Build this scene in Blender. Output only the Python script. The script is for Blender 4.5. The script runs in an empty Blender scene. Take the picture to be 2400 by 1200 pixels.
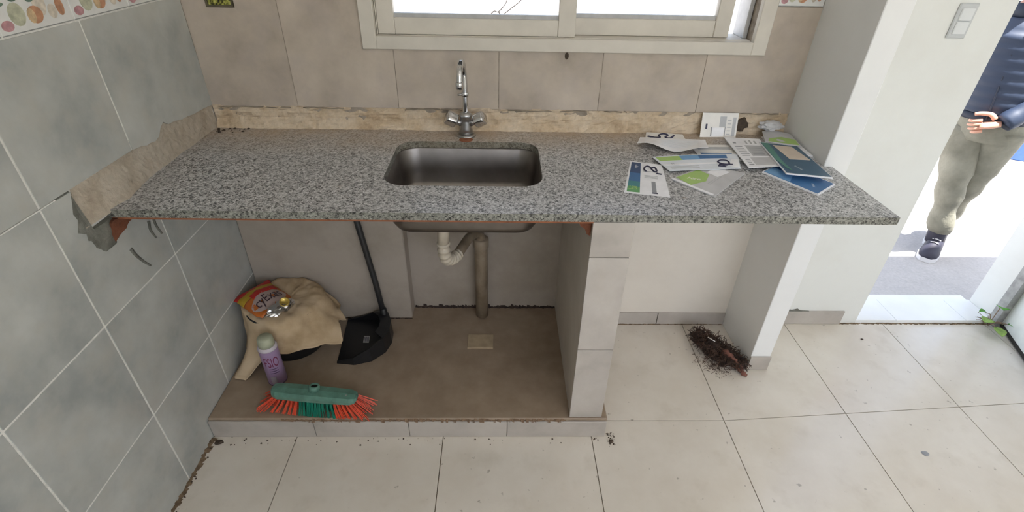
import bpy, bmesh, math, random
from mathutils import Vector, Matrix, noise
rnd = random.Random(7)
S = bpy.context.scene
COL = S.collection
PI = math.pi

# ------------------------------------------------------------------ camera
PITCH, YAW, ROLL = -0.5868, 0.0288, 0.0234
fwd = Vector((math.sin(YAW)*math.cos(PITCH), math.cos(YAW)*math.cos(PITCH), math.sin(PITCH)))
rgt = Vector((math.cos(YAW), -math.sin(YAW), 0)); upv = rgt.cross(fwd)
R_ = rgt*math.cos(ROLL)+upv*math.sin(ROLL); U_ = -rgt*math.sin(ROLL)+upv*math.cos(ROLL)
cam_d = bpy.data.cameras.new('camera'); cam = bpy.data.objects.new('camera', cam_d); COL.objects.link(cam)
cam_d.sensor_width = 36; cam_d.lens = 1200.4/2400*36; cam_d.clip_start = 0.02; cam_d.clip_end = 200
m = Matrix((R_, U_, -fwd)).transposed().to_4x4(); m.translation = (0.9959, -1.7767, 1.5411)
cam.matrix_world = m; S.camera = cam

# ------------------------------------------------------------------ sky, sun, exposure
SKY_STRENGTH, SUN_ENERGY, EXPOSURE = 0.32, 10.0, 0.97
w = bpy.data.worlds.new('sky'); S.world = w; w.use_nodes = True
nt = w.node_tree; nt.nodes.clear()
sky = nt.nodes.new('ShaderNodeTexSky'); sky.sky_type = 'NISHITA'; sky.sun_disc = False
sky.sun_elevation = math.radians(60); sky.sun_rotation = math.radians(180); sky.dust_density = 3.0; sky.air_density = 1.0; sky.ozone_density = 1.0
hs = nt.nodes.new('ShaderNodeHueSaturation'); hs.inputs['Saturation'].default_value = 0.62
bg = nt.nodes.new('ShaderNodeBackground'); bg.inputs['Strength'].default_value = SKY_STRENGTH
wo = nt.nodes.new('ShaderNodeOutputWorld')
nt.links.new(sky.outputs[0], hs.inputs['Color']); nt.links.new(hs.outputs[0], bg.inputs['Color']); nt.links.new(bg.outputs[0], wo.inputs[0])
sd = bpy.data.lights.new('sun', 'SUN'); sd.energy = SUN_ENERGY; sd.angle = math.radians(0.6); sd.color = (1, .985, .96)
so = bpy.data.objects.new('sun', sd); COL.objects.link(so)
sdir = Vector((-0.10, 0.225, -1)).normalized()          # from the front side of the house, high
so.rotation_euler = sdir.to_track_quat('-Z', 'Y').to_euler(); so.location = (2, -2, 8)
def portal(name, loc, sx, sy, normal):
    d = bpy.data.lights.new(name, 'AREA'); d.shape = 'RECTANGLE'; d.size = sx; d.size_y = sy
    d.cycles.is_portal = True
    o = bpy.data.objects.new(name, d); COL.objects.link(o); o.location = loc
    o.rotation_euler = Vector(normal).to_track_quat('-Z', 'Y').to_euler()
ROOM_X, ROOM_Y, CEIL = 4.3, -3.5, 2.6
portal('opening_daylight', (2.5, ROOM_Y-.05, 1.7), 3.2, 1.4, (0, 1, 0))
portal('window_daylight', (1.2, .14, 1.65), 1.25, .95, (0, -1, 0))
portal('door_daylight', (2.96, .14, 1.03), .68, 2.1, (0, -1, 0))
S.view_settings.view_transform = 'Standard'; S.view_settings.look = 'None'
S.view_settings.exposure = EXPOSURE; S.view_settings.gamma = 1; S.view_settings.use_curve_mapping = False
try:
    S.cycles.diffuse_bounces = 6; S.cycles.max_bounces = 14; S.cycles.use_denoising = True
    S.cycles.sample_clamp_indirect = 6
except Exception: pass

# ------------------------------------------------------------------ materials
MATS = {}
def lin(c):
    return tuple(((x/255)/12.92 if x/255 <= .04045 else ((x/255+.055)/1.055)**2.4) for x in c)
class NT:
    def __init__(s, name, rough=.5, metal=0.0, spec=.5):
        s.m = bpy.data.materials.new(name); s.m.use_nodes = True; s.t = s.m.node_tree
        s.b = s.t.nodes['Principled BSDF']; s.b.inputs['Roughness'].default_value = rough
        s.b.inputs['Metallic'].default_value = metal; s.b.inputs['Specular IOR Level'].default_value = spec
        MATS[name] = s.m
    def n(s, k, **kw):
        nd = s.t.nodes.new(k)
        for a, v in kw.items(): setattr(nd, a, v)
        return nd
    def l(s, a, b): s.t.links.new(a, b)
    def coords(s, obj=False):
        if obj: return s.n('ShaderNodeTexCoord').outputs['Object']
        return s.n('ShaderNodeNewGeometry').outputs['Position']
    def noise(s, scale, detail=4, rough=.55, vec=None, dist=0, off=None):
        nd = s.n('ShaderNodeTexNoise'); nd.inputs['Scale'].default_value = scale; nd.inputs['Detail'].default_value = detail
        nd.inputs['Roughness'].default_value = rough; nd.inputs['Distortion'].default_value = dist
        v = vec or s.coords()
        if off is not None:
            ad = s.n('ShaderNodeVectorMath', operation='ADD'); s.l(v, ad.inputs[0])
            if isinstance(off, tuple): ad.inputs[1].default_value = off
            else: s.l(off, ad.inputs[1])
            v = ad.outputs[0]
        s.l(v, nd.inputs['Vector']); return nd.outputs['Fac']
    def ramp(s, fac, stops, interp='LINEAR'):
        r = s.n('ShaderNodeValToRGB'); r.color_ramp.interpolation = interp
        e = r.color_ramp.elements
        while len(e) < len(stops): e.new(.5)
        for i, (p, c) in enumerate(stops): e[i].position = p; e[i].color = (*c, 1) if len(c) == 3 else c
        s.l(fac, r.inputs[0]); return r.outputs[0]
    def mix(s, fac, a, b, blend='MIX'):
        x = s.n('ShaderNodeMix', data_type='RGBA', blend_type=blend)
        if isinstance(fac, (int, float)): x.inputs[0].default_value = fac
        else: s.l(fac, x.inputs[0])
        for i, v in ((6, a), (7, b)):
            if isinstance(v, tuple): x.inputs[i].default_value = (*v, 1)
            else: s.l(v, x.inputs[i])
        return x.outputs[2]
    def math(s, op, a, b=None, c=None):
        x = s.n('ShaderNodeMath', operation=op)
        for i, v in enumerate((a, b, c)):
            if v is None: continue
            if isinstance(v, (int, float)): x.inputs[i].default_value = v
            else: s.l(v, x.inputs[i])
        return x.outputs[0]
    def sep(s):
        q = s.n('ShaderNodeSeparateXYZ'); s.l(s.coords(), q.inputs[0]); return q.outputs
    def col(s, c):
        if isinstance(c, tuple): s.b.inputs['Base Color'].default_value = (*c, 1)
        else: s.l(c, s.b.inputs['Base Color'])
        return s
    def rough(s, r): s.l(r, s.b.inputs['Roughness']); return s
    def bump(s, h, strength=.3, dist=.002):
        b = s.n('ShaderNodeBump'); b.inputs['Strength'].default_value = strength; b.inputs['Distance'].default_value = dist
        s.l(h, b.inputs['Height']); s.l(b.outputs[0], s.b.inputs['Normal']); return s
    def rand(s): return s.n('ShaderNodeObjectInfo').outputs['Random']
def plain(name, c, rough=.5, metal=0., spec=.5, var=.0, scale=30):
    q = NT(name, rough, metal, spec)
    if var:
        f = q.noise(scale); q.col(q.ramp(f, [(.3, tuple(x*(1-var) for x in c)), (.7, tuple(min(1, x*(1+var)) for x in c))]))
    else: q.col(c)
    return q
def tile_mat(name, dark, mid, light, warm, rough=.28):
    q = NT(name, rough)
    off = q.math('MULTIPLY', q.rand(), 37.0)
    cmb = q.n('ShaderNodeCombineXYZ')
    for i in range(3): q.l(off, cmb.inputs[i])
    f1 = q.noise(5.5, 5, .6, off=cmb.outputs[0]); f2 = q.noise(14, 4, .6, off=cmb.outputs[0])
    c = q.ramp(f1, [(.30, dark), (.5, mid), (.72, light)])
    c = q.mix(q.math('MULTIPLY', q.ramp(f2, [(.45, (0, 0, 0)), (.7, (1, 1, 1))]), .45), c, warm)
    q.col(c)
    return q
tile_mat('tile_left', (.33, .35, .34), (.455, .47, .447), (.56, .57, .54), (.49, .475, .42))
q = tile_mat('tile_back', (.37, .315, .26), (.50, .43, .355), (.60, .52, .435), (.43, .375, .34))
tile_mat('tile_small', (.35, .32, .285), (.45, .415, .375), (.52, .485, .44), (.42, .38, .335))
plain('grout_light', (.80, .79, .74), .85, var=.15, scale=60)
plain('grout_back', (.34, .29, .235), .9, var=.3, scale=40)
plain('grout_floor', (.30, .25, .19), .9, var=.3, scale=25)
# floor tile: glossy white with scuffs and brown dirt
q = NT('floor_tile', .22, spec=.75)
f = q.noise(2.6, 5, .65); g = q.noise(9, 4, .6, off=(4, 2, 0)); h = q.noise(38, 2, .5, off=(9, 1, 3))
c = q.ramp(f, [(.35, (.66, .605, .52)), (.65, (.74, .695, .62))])
c = q.mix(q.math('MULTIPLY', q.ramp(g, [(.55, (0, 0, 0)), (.80, (1, 1, 1))]), .32), c, (.46, .40, .31))
c = q.mix(q.math('MULTIPLY', q.ramp(h, [(.70, (0, 0, 0)), (.76, (1, 1, 1))]), .55), c, (.22, .19, .15))
q.col(c); q.rough(q.ramp(f, [(.3, (.15, .15, .15)), (.7, (.24, .24, .24))]))
# painted plaster
def paint(name, c, dirt, amt, scale=3., rough=.6):
    q = NT(name, rough)
    f = q.noise(scale, 6, .65); h = q.noise(24, 4, .6)
    k = q.ramp(f, [(.42, (0, 0, 0)), (.75, (1, 1, 1))])
    q.col(q.mix(q.math('MULTIPLY', k, amt), c, dirt)); q.bump(h, .12, .003)
paint('paint_white', (.775, .785, .75), (.66, .645, .59), .45)
paint('paint_pillar', (.84, .85, .845), (.75, .755, .745), .4)
paint('paint_dirty', (.40, .35, .295), (.27, .225, .175), .8, 4)
paint('paint_stub', (.60, .55, .49), (.46, .41, .35), .7, 4)
paint('paint_cream', (.76, .71, .63), (.62, .56, .48), .5)
paint('paint_ceiling', (.80, .79, .76), (.70, .68, .64), .3)
# mortar / cement
def mortar(name, stops, rough=.92, scale=9):
    q = NT(name, rough)
    f = q.noise(scale, 6, .65, dist=.4); h = q.noise(60, 5, .7)
    c = q.ramp(f, stops); c = q.mix(.35, c, q.ramp(h, [(.35, tuple(x*.75 for x in stops[1][1])), (.65, tuple(min(1, x*1.25) for x in stops[1][1]))]))
    q.col(c); q.bump(q.noise(45, 6, .7), .6, .006)
mortar('mortar_back', [(.28, (.30, .19, .105)), (.42, (.57, .45, .31)), (.56, (.70, .60, .47)), (.72, (.48, .345, .21))], scale=7)
mortar('mortar_left', [(.28, (.34, .27, .20)), (.45, (.44, .38, .30)), (.62, (.52, .47, .39)), (.8, (.42, .31, .22))])
mortar('mortar_dark', [(.3, (.07, .07, .055)), (.5, (.16, .16, .135)), (.7, (.30, .30, .265)), (.9, (.14, .12, .095))], scale=16)
mortar('terracotta', [(.3, (.06, .022, .012)), (.5, (.17, .06, .03)), (.7, (.25, .09, .045)), (.9, (.10, .045, .03))], scale=14)
q = NT('cement_platform', .55)
f = q.noise(3.2, 6, .6); g = q.noise(11, 5, .6)
c = q.ramp(f, [(.3, (.20, .14, .09)), (.5, (.29, .215, .15)), (.72, (.35, .275, .20))])
q.col(q.mix(.3, c, q.ramp(g, [(.35, (.20, .145, .095)), (.7, (.45, .365, .27))]))); q.bump(q.noise(40, 4), .15, .003)
# granite
q = NT('granite', .3)
v = q.n('ShaderNodeTexVoronoi'); v.inputs['Scale'].default_value = 330; q.l(q.coords(), v.inputs['Vector'])
bw = q.n('ShaderNodeSeparateColor'); q.l(v.outputs['Color'], bw.inputs[0])
v2 = q.n('ShaderNodeTexVoronoi'); v2.inputs['Scale'].default_value = 150; q.l(q.coords(), v2.inputs['Vector'])
bw2 = q.n('ShaderNodeSeparateColor'); q.l(v2.outputs['Color'], bw2.inputs[0])
mixv = q.math('ADD', q.math('MULTIPLY', bw.outputs[0], .55), q.math('MULTIPLY', bw2.outputs[1], .45))
c = q.ramp(mixv, [(.14, (.05, .05, .05)), (.32, (.22, .22, .22)), (.5, (.41, .41, .41)), (.72, (.54, .54, .54)), (.9, (.70, .70, .70))])
p = q.sep()
near = q.math('MULTIPLY', q.n('ShaderNodeClamp').outputs[0], 0)
mr = q.n('ShaderNodeMapRange'); mr.inputs['From Min'].default_value = -.26; mr.inputs['From Max'].default_value = .0; q.l(p[1], mr.inputs['Value'])
st = q.ramp(q.noise(6, 6, .7), [(.35, (0, 0, 0)), (.65, (1, 1, 1))])
st2 = q.math('MULTIPLY', q.math('MULTIPLY', mr.outputs[0], q.math('ADD', q.math('MULTIPLY', st, .8), .35)), .85)
c = q.mix(st2, c, (.48, .37, .26)); 
st3 = q.ramp(q.noise(26, 4, .6, off=(3, 7, 0)), [(.68, (0, 0, 0)), (.76, (1, 1, 1))])
c = q.mix(q.math('MULTIPLY', st3, .4), c, (.30, .22, .16))
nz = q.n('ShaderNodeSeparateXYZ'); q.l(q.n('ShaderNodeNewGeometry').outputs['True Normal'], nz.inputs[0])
side = q.math('LESS_THAN', q.math('ABSOLUTE', nz.outputs[2]), .5)      # sawn edge, darkened: shade of upright faces put into the colour
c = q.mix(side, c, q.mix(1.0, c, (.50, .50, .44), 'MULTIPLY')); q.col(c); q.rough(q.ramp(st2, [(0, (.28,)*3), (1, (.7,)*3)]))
# metals, plastics
q = NT('steel', .33, 1.0); q.col(q.ramp(q.noise(7, 4), [(.3, (.20, .18, .165)), (.7, (.30, .275, .255))])); q.rough(q.ramp(q.noise(18, 5), [(.3, (.36,)*3), (.7, (.48,)*3)]))
plain('chrome', (.72, .72, .73), .12, 1.0)
plain('chrome_dull', (.46, .455, .45), .34, 1.0, var=.15, scale=50)
plain('dark_hole', (.02, .018, .015), .8)
mortar('rust', [(.3, (.16, .06, .03)), (.5, (.30, .11, .05)), (.7, (.38, .16, .08)), (.9, (.24, .10, .05))], .85, 18)
plain('pvc_white', (.52, .46, .365), .4, var=.15, scale=18)
q = NT('pvc_brown', .5); q.col(q.ramp(q.noise(14, 5), [(.3, (.15, .11, .07)), (.5, (.25, .195, .135)), (.75, (.36, .295, .22))]))
plain('black_plastic', (.012, .012, .013), .38)
plain('handle_black', (.022, .022, .022), .45)
plain('green_body', (.10, .22, .17), .4, var=.25, scale=35)
plain('bristle_green', (.0, .17, .105), .5, var=.2)
plain('bristle_red', (.66, .075, .03), .5, var=.2)
q = NT('cloth_tan', .95, spec=.1); q.col(q.ramp(q.noise(7, 5), [(.3, (.34, .24, .13)), (.5, (.54, .41, .26)), (.7, (.64, .51, .35))])); q.bump(q.noise(420, 2), .25, .001)
plain('window_white', (.64, .60, .525), .5, var=.07, scale=9)
plain('alu_grey', (.46, .46, .455), .5, var=.1)
plain('switch_white', (.72, .74, .74), .35)
plain('switch_frame', (.56, .58, .58), .35)
plain('box_metal', (.10, .085, .05), .6, var=.3)
q = NT('wire_yellow', .6); q.col(q.ramp(q.noise(120, 3), [(.4, (.05, .05, .01)), (.55, (.50, .50, .10)), (.7, (.66, .64, .25))]))
plain('white_print', (.80, .81, .82), .6)
plain('tile_border_white', (.74, .745, .72), .25, var=.05)
plain('door_white', (.80, .83, .81), .35, var=.04)
plain('frame_grey', (.36, .36, .35), .5, var=.3)
plain('marble', (.86, .87, .86), .3, var=.04, scale=6)
mortar('concrete', [(.3, (.36, .34, .325)), (.5, (.46, .435, .415)), (.7, (.54, .51, .485)), (.9, (.42, .40, .38))], .9, 2.2)
plain('leaf_green', (.10, .32, .035), .5, var=.3, scale=60)
plain('leaf_pale', (.26, .40, .09), .5, var=.3, scale=60)
plain('dry_stem', (.30, .21, .14), .8, var=.3)
plain('bark_grey', (.07, .06, .055), .9, var=.25)
plain('fibre_brown', (.075, .04, .026), .8, var=.5, scale=50)
plain('fibre_dark', (.035, .02, .014), .85, var=.4, scale=60)
plain('fibre_red', (.17, .07, .05), .8, var=.6, scale=45)
plain('crumb', (.07, .05, .035), .9, var=.4, scale=80)
plain('worn_brown', (.20, .13, .08), .95, var=.4, scale=60)
plain('drain_tan', (.42, .33, .215), .6, var=.15)
plain('dry_dirt', (.16, .11, .065), .95, var=.5, scale=60)
plain('blue_plastic', (.05, .13, .40), .4, var=.1)
# paper prints
for nm, c in dict(paper=(.88, .885, .91), paper_warm=(.82, .80, .76), paper_grey=(.56, .56, .57), paper_pale=(.74, .78, .83), ink=(.03, .03, .07), ink_grey=(.30, .31, .33),
                  band_navy=(.03, .07, .17), band_blue=(.05, .16, .36), band_teal=(.06, .25, .27), band_green=(.13, .36, .13), lime=(.38, .56, .17), sky=(.17, .36, .60),
                  booklet=(.055, .12, .19), booklet_green=(.09, .24, .20), beige=(.64, .55, .46), grey_soft=(.47, .48, .49),
                  bag_red=(.52, .02, .015), bag_yellow=(.50, .33, .02), bag_orange=(.52, .14, .02), bag_label=(.46, .36, .33), bag_ink=(.06, .03, .04),
                  can_lilac=(.33, .23, .37), can_white=(.55, .50, .54), can_cap=(.40, .42, .30), can_pink=(.16, .02, .06), can_dark=(.10, .06, .11), code=(.30, .27, .31)).items():
    plain(nm, c, .5, var=.06, scale=25)
plain('silver_foil', (.75, .75, .76), .2, 1.0)
plain('gold', (.62, .46, .12), .3, .7)
for nm, c in dict(fr_pear=(.48, .49, .36), fr_apple=(.50, .26, .15), fr_peach=(.60, .44, .26), fr_grape=(.50, .27, .29), fr_pale=(.62, .56, .47), fr_leaf=(.13, .20, .15), fr_line=(.30, .31, .30)).items():
    plain(nm, c, .3, var=.25, scale=70)
# people
plain('skin', (.55, .29, .20), .5, var=.1); plain('hair', (.03, .02, .015), .6)
q = NT('jacket', .55); q.col((.022, .034, .065)); plain('jacket_dark', (.012, .018, .035), .6)
q = NT('trousers', .85); q.col(q.ramp(q.noise(9, 5), [(.3, (.17, .16, .12)), (.7, (.29, .275, .215))])); q.bump(q.noise(25, 4), .5, .01)
plain('shoe', (.03, .028, .045), .6); plain('shoe_red', (.13, .03, .04), .6); plain('sole', (.72, .70, .70), .6); plain('eye_white', (.8, .8, .8), .3); plain('lip', (.42, .16, .13), .5)
# glass
q = NT('glass', 0)
tr = q.n('ShaderNodeBsdfTransparent'); gl = q.n('ShaderNodeBsdfGlossy'); gl.inputs['Roughness'].default_value = .02
fr = q.n('ShaderNodeFresnel'); fr.inputs['IOR'].default_value = 1.45; mx = q.n('ShaderNodeMixShader')
q.l(fr.outputs[0], mx.inputs[0]); q.l(tr.outputs[0], mx.inputs[1]); q.l(gl.outputs[0], mx.inputs[2]); q.l(mx.outputs[0], q.t.nodes['Material Output'].inputs[0])

# ------------------------------------------------------------------ builders
ORG = {}
def empty(name, loc, label=None, cat=None, group=None, kind=None):
    o = bpy.data.objects.new(name, None); COL.objects.link(o); o.location = loc; o.empty_display_size = .05
    ORG[o.name] = Vector(loc); tag(o, label, cat, group, kind); return o
def tag(o, label=None, cat=None, group=None, kind=None):
    if label: o['label'] = label
    if cat: o['category'] = cat
    if group: o['group'] = group
    if kind: o['kind'] = kind
    return o
def mesh(name, verts, faces, mat, parent=None, smooth=False, label=None, cat=None, group=None, kind=None, fmats=None, bevel=0, recalc=True):
    """verts in world coordinates; the object is placed at its base (top level) or relative to its parent."""
    vs = [Vector(v) for v in verts]
    if parent is not None: org = ORG[parent.name]
    else:
        xs = [v.x for v in vs]; ys = [v.y for v in vs]; zs = [v.z for v in vs]
        org = Vector(((min(xs)+max(xs))/2, (min(ys)+max(ys))/2, min(zs)))
    me = bpy.data.meshes.new(name); me.from_pydata([v-org for v in vs], [], faces)
    mats = mat if isinstance(mat, (list, tuple)) else [mat]
    for q in mats: me.materials.append(MATS[q])
    if fmats:
        for p, i in zip(me.polygons, fmats): p.material_index = i
    if recalc or bevel:
        bm = bmesh.new(); bm.from_mesh(me)
        if recalc: bmesh.ops.recalc_face_normals(bm, faces=bm.faces)
        if bevel: bmesh.ops.bevel(bm, geom=bm.edges[:], offset=bevel, segments=1, affect='EDGES')
        bm.to_mesh(me); bm.free()
    if smooth:
        me.polygons.foreach_set('use_smooth', [True]*len(me.polygons))
    o = bpy.data.objects.new(name, me); COL.objects.link(o)
    ORG[o.name] = org.copy()
    if parent is not None:
        o.parent = parent
    else: o.location = org
    return tag(o, label, cat, group, kind)
class MB:
    def __init__(s): s.v = []; s.f = []; s.m = []
    def add(s, v, f, mi=0):
        k = len(s.v); s.v += [tuple(x) for x in v]; s.f += [tuple(i+k for i in q) for q in f]; s.m += [mi]*len(f); return s
    def build(s, name, mat, parent=None, **kw): return mesh(name, s.v, s.f, mat, parent, fmats=s.m if isinstance(mat, (list, tuple)) else None, **kw)
def boxg(x0, x1, y0, y1, z0, z1):
    v = [(x, y, z) for z in (z0, z1) for x, y in ((x0, y0), (x1, y0), (x1, y1), (x0, y1))]
    return v, [(0, 3, 2, 1), (4, 5, 6, 7), (0, 1, 5, 4), (1, 2, 6, 5), (2, 3, 7, 6), (3, 0, 4, 7)]
def box(name, x0, x1, y0, y1, z0, z1, mat, parent=None, bevel=0, **kw):
    v, f = boxg(x0, x1, y0, y1, z0, z1); return mesh(name, v, f, mat, parent, bevel=bevel, **kw)
def prismg(poly, ax, a0, a1):
    """poly of 2-d points; ax='x': points are (y,z); 'y': (x,z); 'z': (x,y)"""
    def P(p, a): return {'x': (a, p[0], p[1]), 'y': (p[0], a, p[1]), 'z': (p[0], p[1], a)}[ax]
    n = len(poly); v = [P(p, a0) for p in poly]+[P(p, a1) for p in poly]
    f = [tuple(range(n))[::-1], tuple(range(n, 2*n))]+[(i, (i+1) % n, n+(i+1) % n, n+i) for i in range(n)]
    return v, f
def prism(name, poly, ax, a0, a1, mat, parent=None, **kw):
    v, f = prismg(poly, ax, a0, a1); return mesh(name, v, f, mat, parent, **kw)
def spline(pts, n=8):
    """Catmull-Rom through points"""
    P = [Vector(p) for p in pts]; P = [P[0]*2-P[1]]+P+[P[-1]*2-P[-2]]; out = []
    for i in range(1, len(P)-2):
        for k in range(n):
            t = k/n; a, b, c, d = P[i-1:i+3]
            out.append(.5*((2*b)+(c-a)*t+(2*a-5*b+4*c-d)*t*t+(3*b-a-3*c+d)*t**3))
    return out+[P[-2]]
def tubeg(pts, r, seg=10, caps=True, flat=None):
    P = [Vector(p) for p in pts]; n = len(P); v = []; f = []
    T = [(P[min(i+1, n-1)]-P[max(i-1, 0)]).normalized() for i in range(n)]
    a = Vector((0, 0, 1)) if abs(T[0].z) < .9 else Vector((1, 0, 0)); N = (a-T[0]*a.dot(T[0])).normalized()
    for i in range(n):
        N = (N-T[i]*N.dot(T[i])).normalized(); B = T[i].cross(N)
        ri = r(i/(n-1)) if callable(r) else (r[i] if isinstance(r, (list, tuple)) else r)
        rx, ry = ri if isinstance(ri, tuple) else (ri, ri)
        for k in range(seg):
            t = 2*PI*k/seg; v.append(P[i]+N*math.cos(t)*rx+B*math.sin(t)*ry)
    for i in range(n-1):
        for k in range(seg): f.append((i*seg+k, i*seg+(k+1) % seg, (i+1)*seg+(k+1) % seg, (i+1)*seg+k))
    if caps: f += [tuple(range(seg))[::-1], tuple(range((n-1)*seg, n*seg))]
    return v, f
def tube(name, pts, r, mat, parent=None, seg=10, smooth=True, **kw):
    v, f = tubeg(pts, r, seg); return mesh(name, v, f, mat, parent, smooth=smooth, **kw)
def latheg(prof, c, seg=24, axis=None):
    """prof: (radius, height) list, around point c along axis"""
    ax = Vector(axis or (0, 0, 1)).normalized(); a = Vector((0, 0, 1)) if abs(ax.z) < .9 else Vector((1, 0, 0))
    n = (a-ax*a.dot(ax)).normalized(); b = ax.cross(n); c = Vector(c); v = []; f = []
    for r, h in prof:
        for k in range(seg):
            t = 2*PI*k/seg; v.append(c+ax*h+(n*math.cos(t)+b*math.sin(t))*max(r, 1e-5))
    for i in range(len(prof)-1):
        for k in range(seg): f.append((i*seg+k, i*seg+(k+1) % seg, (i+1)*seg+(k+1) % seg, (i+1)*seg+k))
    f += [tuple(range(seg))[::-1], tuple(range((len(prof)-1)*seg, len(prof)*seg))]
    return v, f
def lathe(name, prof, c, mat, parent=None, seg=24, axis=None, smooth=True, **kw):
    v, f = latheg(prof, c, seg, axis); return mesh(name, v, f, mat, parent, smooth=smooth, **kw)
def sheetg(fn, nu, nv, t, normal=Vector((0, 0, 1))):
    """solid sheet: fn(u,v)->point, thickness t along normal (or numeric normals when normal is None)"""
    def nrm(u, v):
        if normal is not None: return normal
        e = 1e-3; a = Vector(fn(min(u+e, 1), v))-Vector(fn(max(u-e, 0), v)); b = Vector(fn(u, min(v+e, 1)))-Vector(fn(u, max(v-e, 0)))
        return a.cross(b).normalized()
    top = []; bot = []
    for j in range(nv+1):
        for i in range(nu+1):
            u, v = i/nu, j/nv; p = Vector(fn(u, v)); n = nrm(u, v); top.append(p+n*t); bot.append(p)
    W = nu+1; N = len(top); f = []
    for j in range(nv):
        for i in range(nu):
            a = j*W+i; f.append((a, a+1, a+1+W, a+W)); f.append((N+a, N+a+W, N+a+1+W, N+a+1))
    ring = [i for i in range(nu)]+[j*W+nu for j in range(nv)]+[nv*W+i for i in range(nu, 0, -1)]+[j*W for j in range(nv, 0, -1)]
    for k in range(len(ring)):
        a, b = ring[k], ring[(k+1) % len(ring)]; f.append((a, N+a, N+b, b))
    return top+bot, f
def rrect(cx, cy, hx, hy, r, seg=6):
    out = []
    for sx, sy, a0 in ((1, 1, 0), (-1, 1, PI/2), (-1, -1, PI), (1, -1, 3*PI/2)):
        for k in range(seg+1):
            a = a0+k*PI/2/seg; out.append((cx+sx*(hx-r)+r*math.cos(a), cy+sy*(hy-r)+r*math.sin(a)))
    return out
def loft(loops, close_ends=True):
    n = len(loops[0]); v = [p for L in loops for p in L]; f = []
    for i in range(len(loops)-1):
        for k in range(n): f.append((i*n+k, i*n+(k+1) % n, (i+1)*n+(k+1) % n, (i+1)*n+k))
    if close_ends: f += [tuple(range(n))[::-1], tuple(range((len(loops)-1)*n, len(loops)*n))]
    return v, f
def text_mesh(txt, size=1, extrude=0):
    cu = bpy.data.curves.new('t', 'FONT'); cu.body = txt; cu.size = size; cu.align_x = 'CENTER'; cu.align_y = 'CENTER'; cu.resolution_u = 3; cu.extrude = extrude
    o = bpy.data.objects.new('t', cu); COL.objects.link(o)
    dg = bpy.context.evaluated_depsgraph_get(); dg.update()
    me = bpy.data.meshes.new_from_object(o.evaluated_get(dg))
    v = [q.co.copy() for q in me.vertices]; f = [tuple(p.vertices) for p in me.polygons]
    bpy.data.objects.remove(o); bpy.data.curves.remove(cu); bpy.data.meshes.remove(me)
    return v, f
def fbm(x, y, z=0): return noise.fractal(Vector((x, y, z)), 1.0, 2.0, 4)

# ================================================================== THE SETTING
TT = .007    # tile thickness
# ---- floor: screed and 51 cm tiles
floor = mesh('floor', *boxg(-.15, ROOM_X+.15, ROOM_Y-.15, 0.0, -.16, -.006), 'grout_floor', kind='structure')
fx = [-.222, .289, .801, 1.327, 1.830, 2.306, 2.768, 3.25, 3.76, 4.3]
def row_y(r, x):      # laid a little out of square
    s = 0 if x < 1.83 else (x-1.83)*.068
    return {0: 0.0, 1: -.549+s, 2: -1.06+s, 3: -1.57+s, 4: -2.08+s, 5: -2.59+s, 6: -3.1+s, 7: -3.5}[r]
for r in range(7):
    for i in range(len(fx)-1):
        x0, x1 = max(fx[i], 0)+.0015, fx[i+1]-.0015
        p = [(x0, row_y(r+1, x0)+.0015), (x1, row_y(r+1, x1)+.0015), (x1, row_y(r, x1)-.0015), (x0, row_y(r, x0)-.0015)]
        prism('tile', p, 'z', -.006, 0, 'floor_tile', floor)
# ---- left wall
wl = mesh('wall_left', *boxg(-.15, -TT, ROOM_Y-.15, .15, -.15, CEIL+.15), 'grout_light', kind='structure')
G = .0024
gm_ = MB()
for a in ((ROOM_Y, .0, 0, .86), (ROOM_Y, -.735, .86, .99), (ROOM_Y, -.447, .992, 1.02), (ROOM_Y, .0, 1.02, 2.40)): gm_.add(*boxg(-TT-.001, -.0012, *a))
gm_.build('grout', 'grout_light', wl, recalc=False)
ys = [ROOM_Y, -3.10, -2.77, -2.435, -2.10, -1.77, -1.435, -1.10, -.782, -.447, .0]
zs = [0, .318, .655, .990, 1.316]
jag_low = [(-.690, .990), (-.702, .962), (-.712, .942), (-.708, .925), (-.724, .898), (-.704, .884), (-.708, .866), (-.690, .858), (-.687, .842), (-.668, .838), (-.650, .828), (-.619, .821), (-.600, .832), (-.585, .850), (-.55, .862)]
jag_up = [(-.447, .990), (-.41, .988), (-.385, .981), (-.37, .982), (-.345, .978), (-.322, .985), (-.305, 1.002), (-.283, 1.014), (-.262, 1.0), (-.23, .998), (-.19, .990), (-.157, .989), (-.12, .984), (-.06, .982), (0, .977)]
for i in range(len(ys)-1):
    for j in range(len(zs)-1):
        y0, y1, z0, z1 = ys[i]+G, ys[i+1]-G, zs[j]+G, zs[j+1]-G
        if j == 2 and i == 8:       # broken around the end of the worktop
            prism('tile', [(y0, z1)]+[(y, z-G) for y, z in jag_low]+[(y1, .862), (y1, z0), (y0, z0)], 'x', -TT, 0, 'tile_left', wl)
        elif j == 2 and i == 9:
            prism('tile', [(y0, .862), (y1, .862), (y1, z0), (y0, z0)], 'x', -TT, 0, 'tile_left', wl)
        elif j == 3 and i == 9:
            prism('tile', [(y0, z1), (y0, .992)]+jag_up[1:]+[(y1, z1)], 'x', -TT, 0, 'tile_left', wl)
        else:
            box('tile', -TT, 0, y0, y1, z0, z1, 'tile_left', wl, bevel=.0008)
for i in range(len(ys)-1):          # rows above the fruit border
    for z0, z1 in ((1.402, 1.735), (1.735, 2.07), (2.07, 2.40)):
        box('tile', -TT, 0, ys[i]+G, ys[i+1]-G, z0+G, z1-G, 'tile_left', wl)
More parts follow.
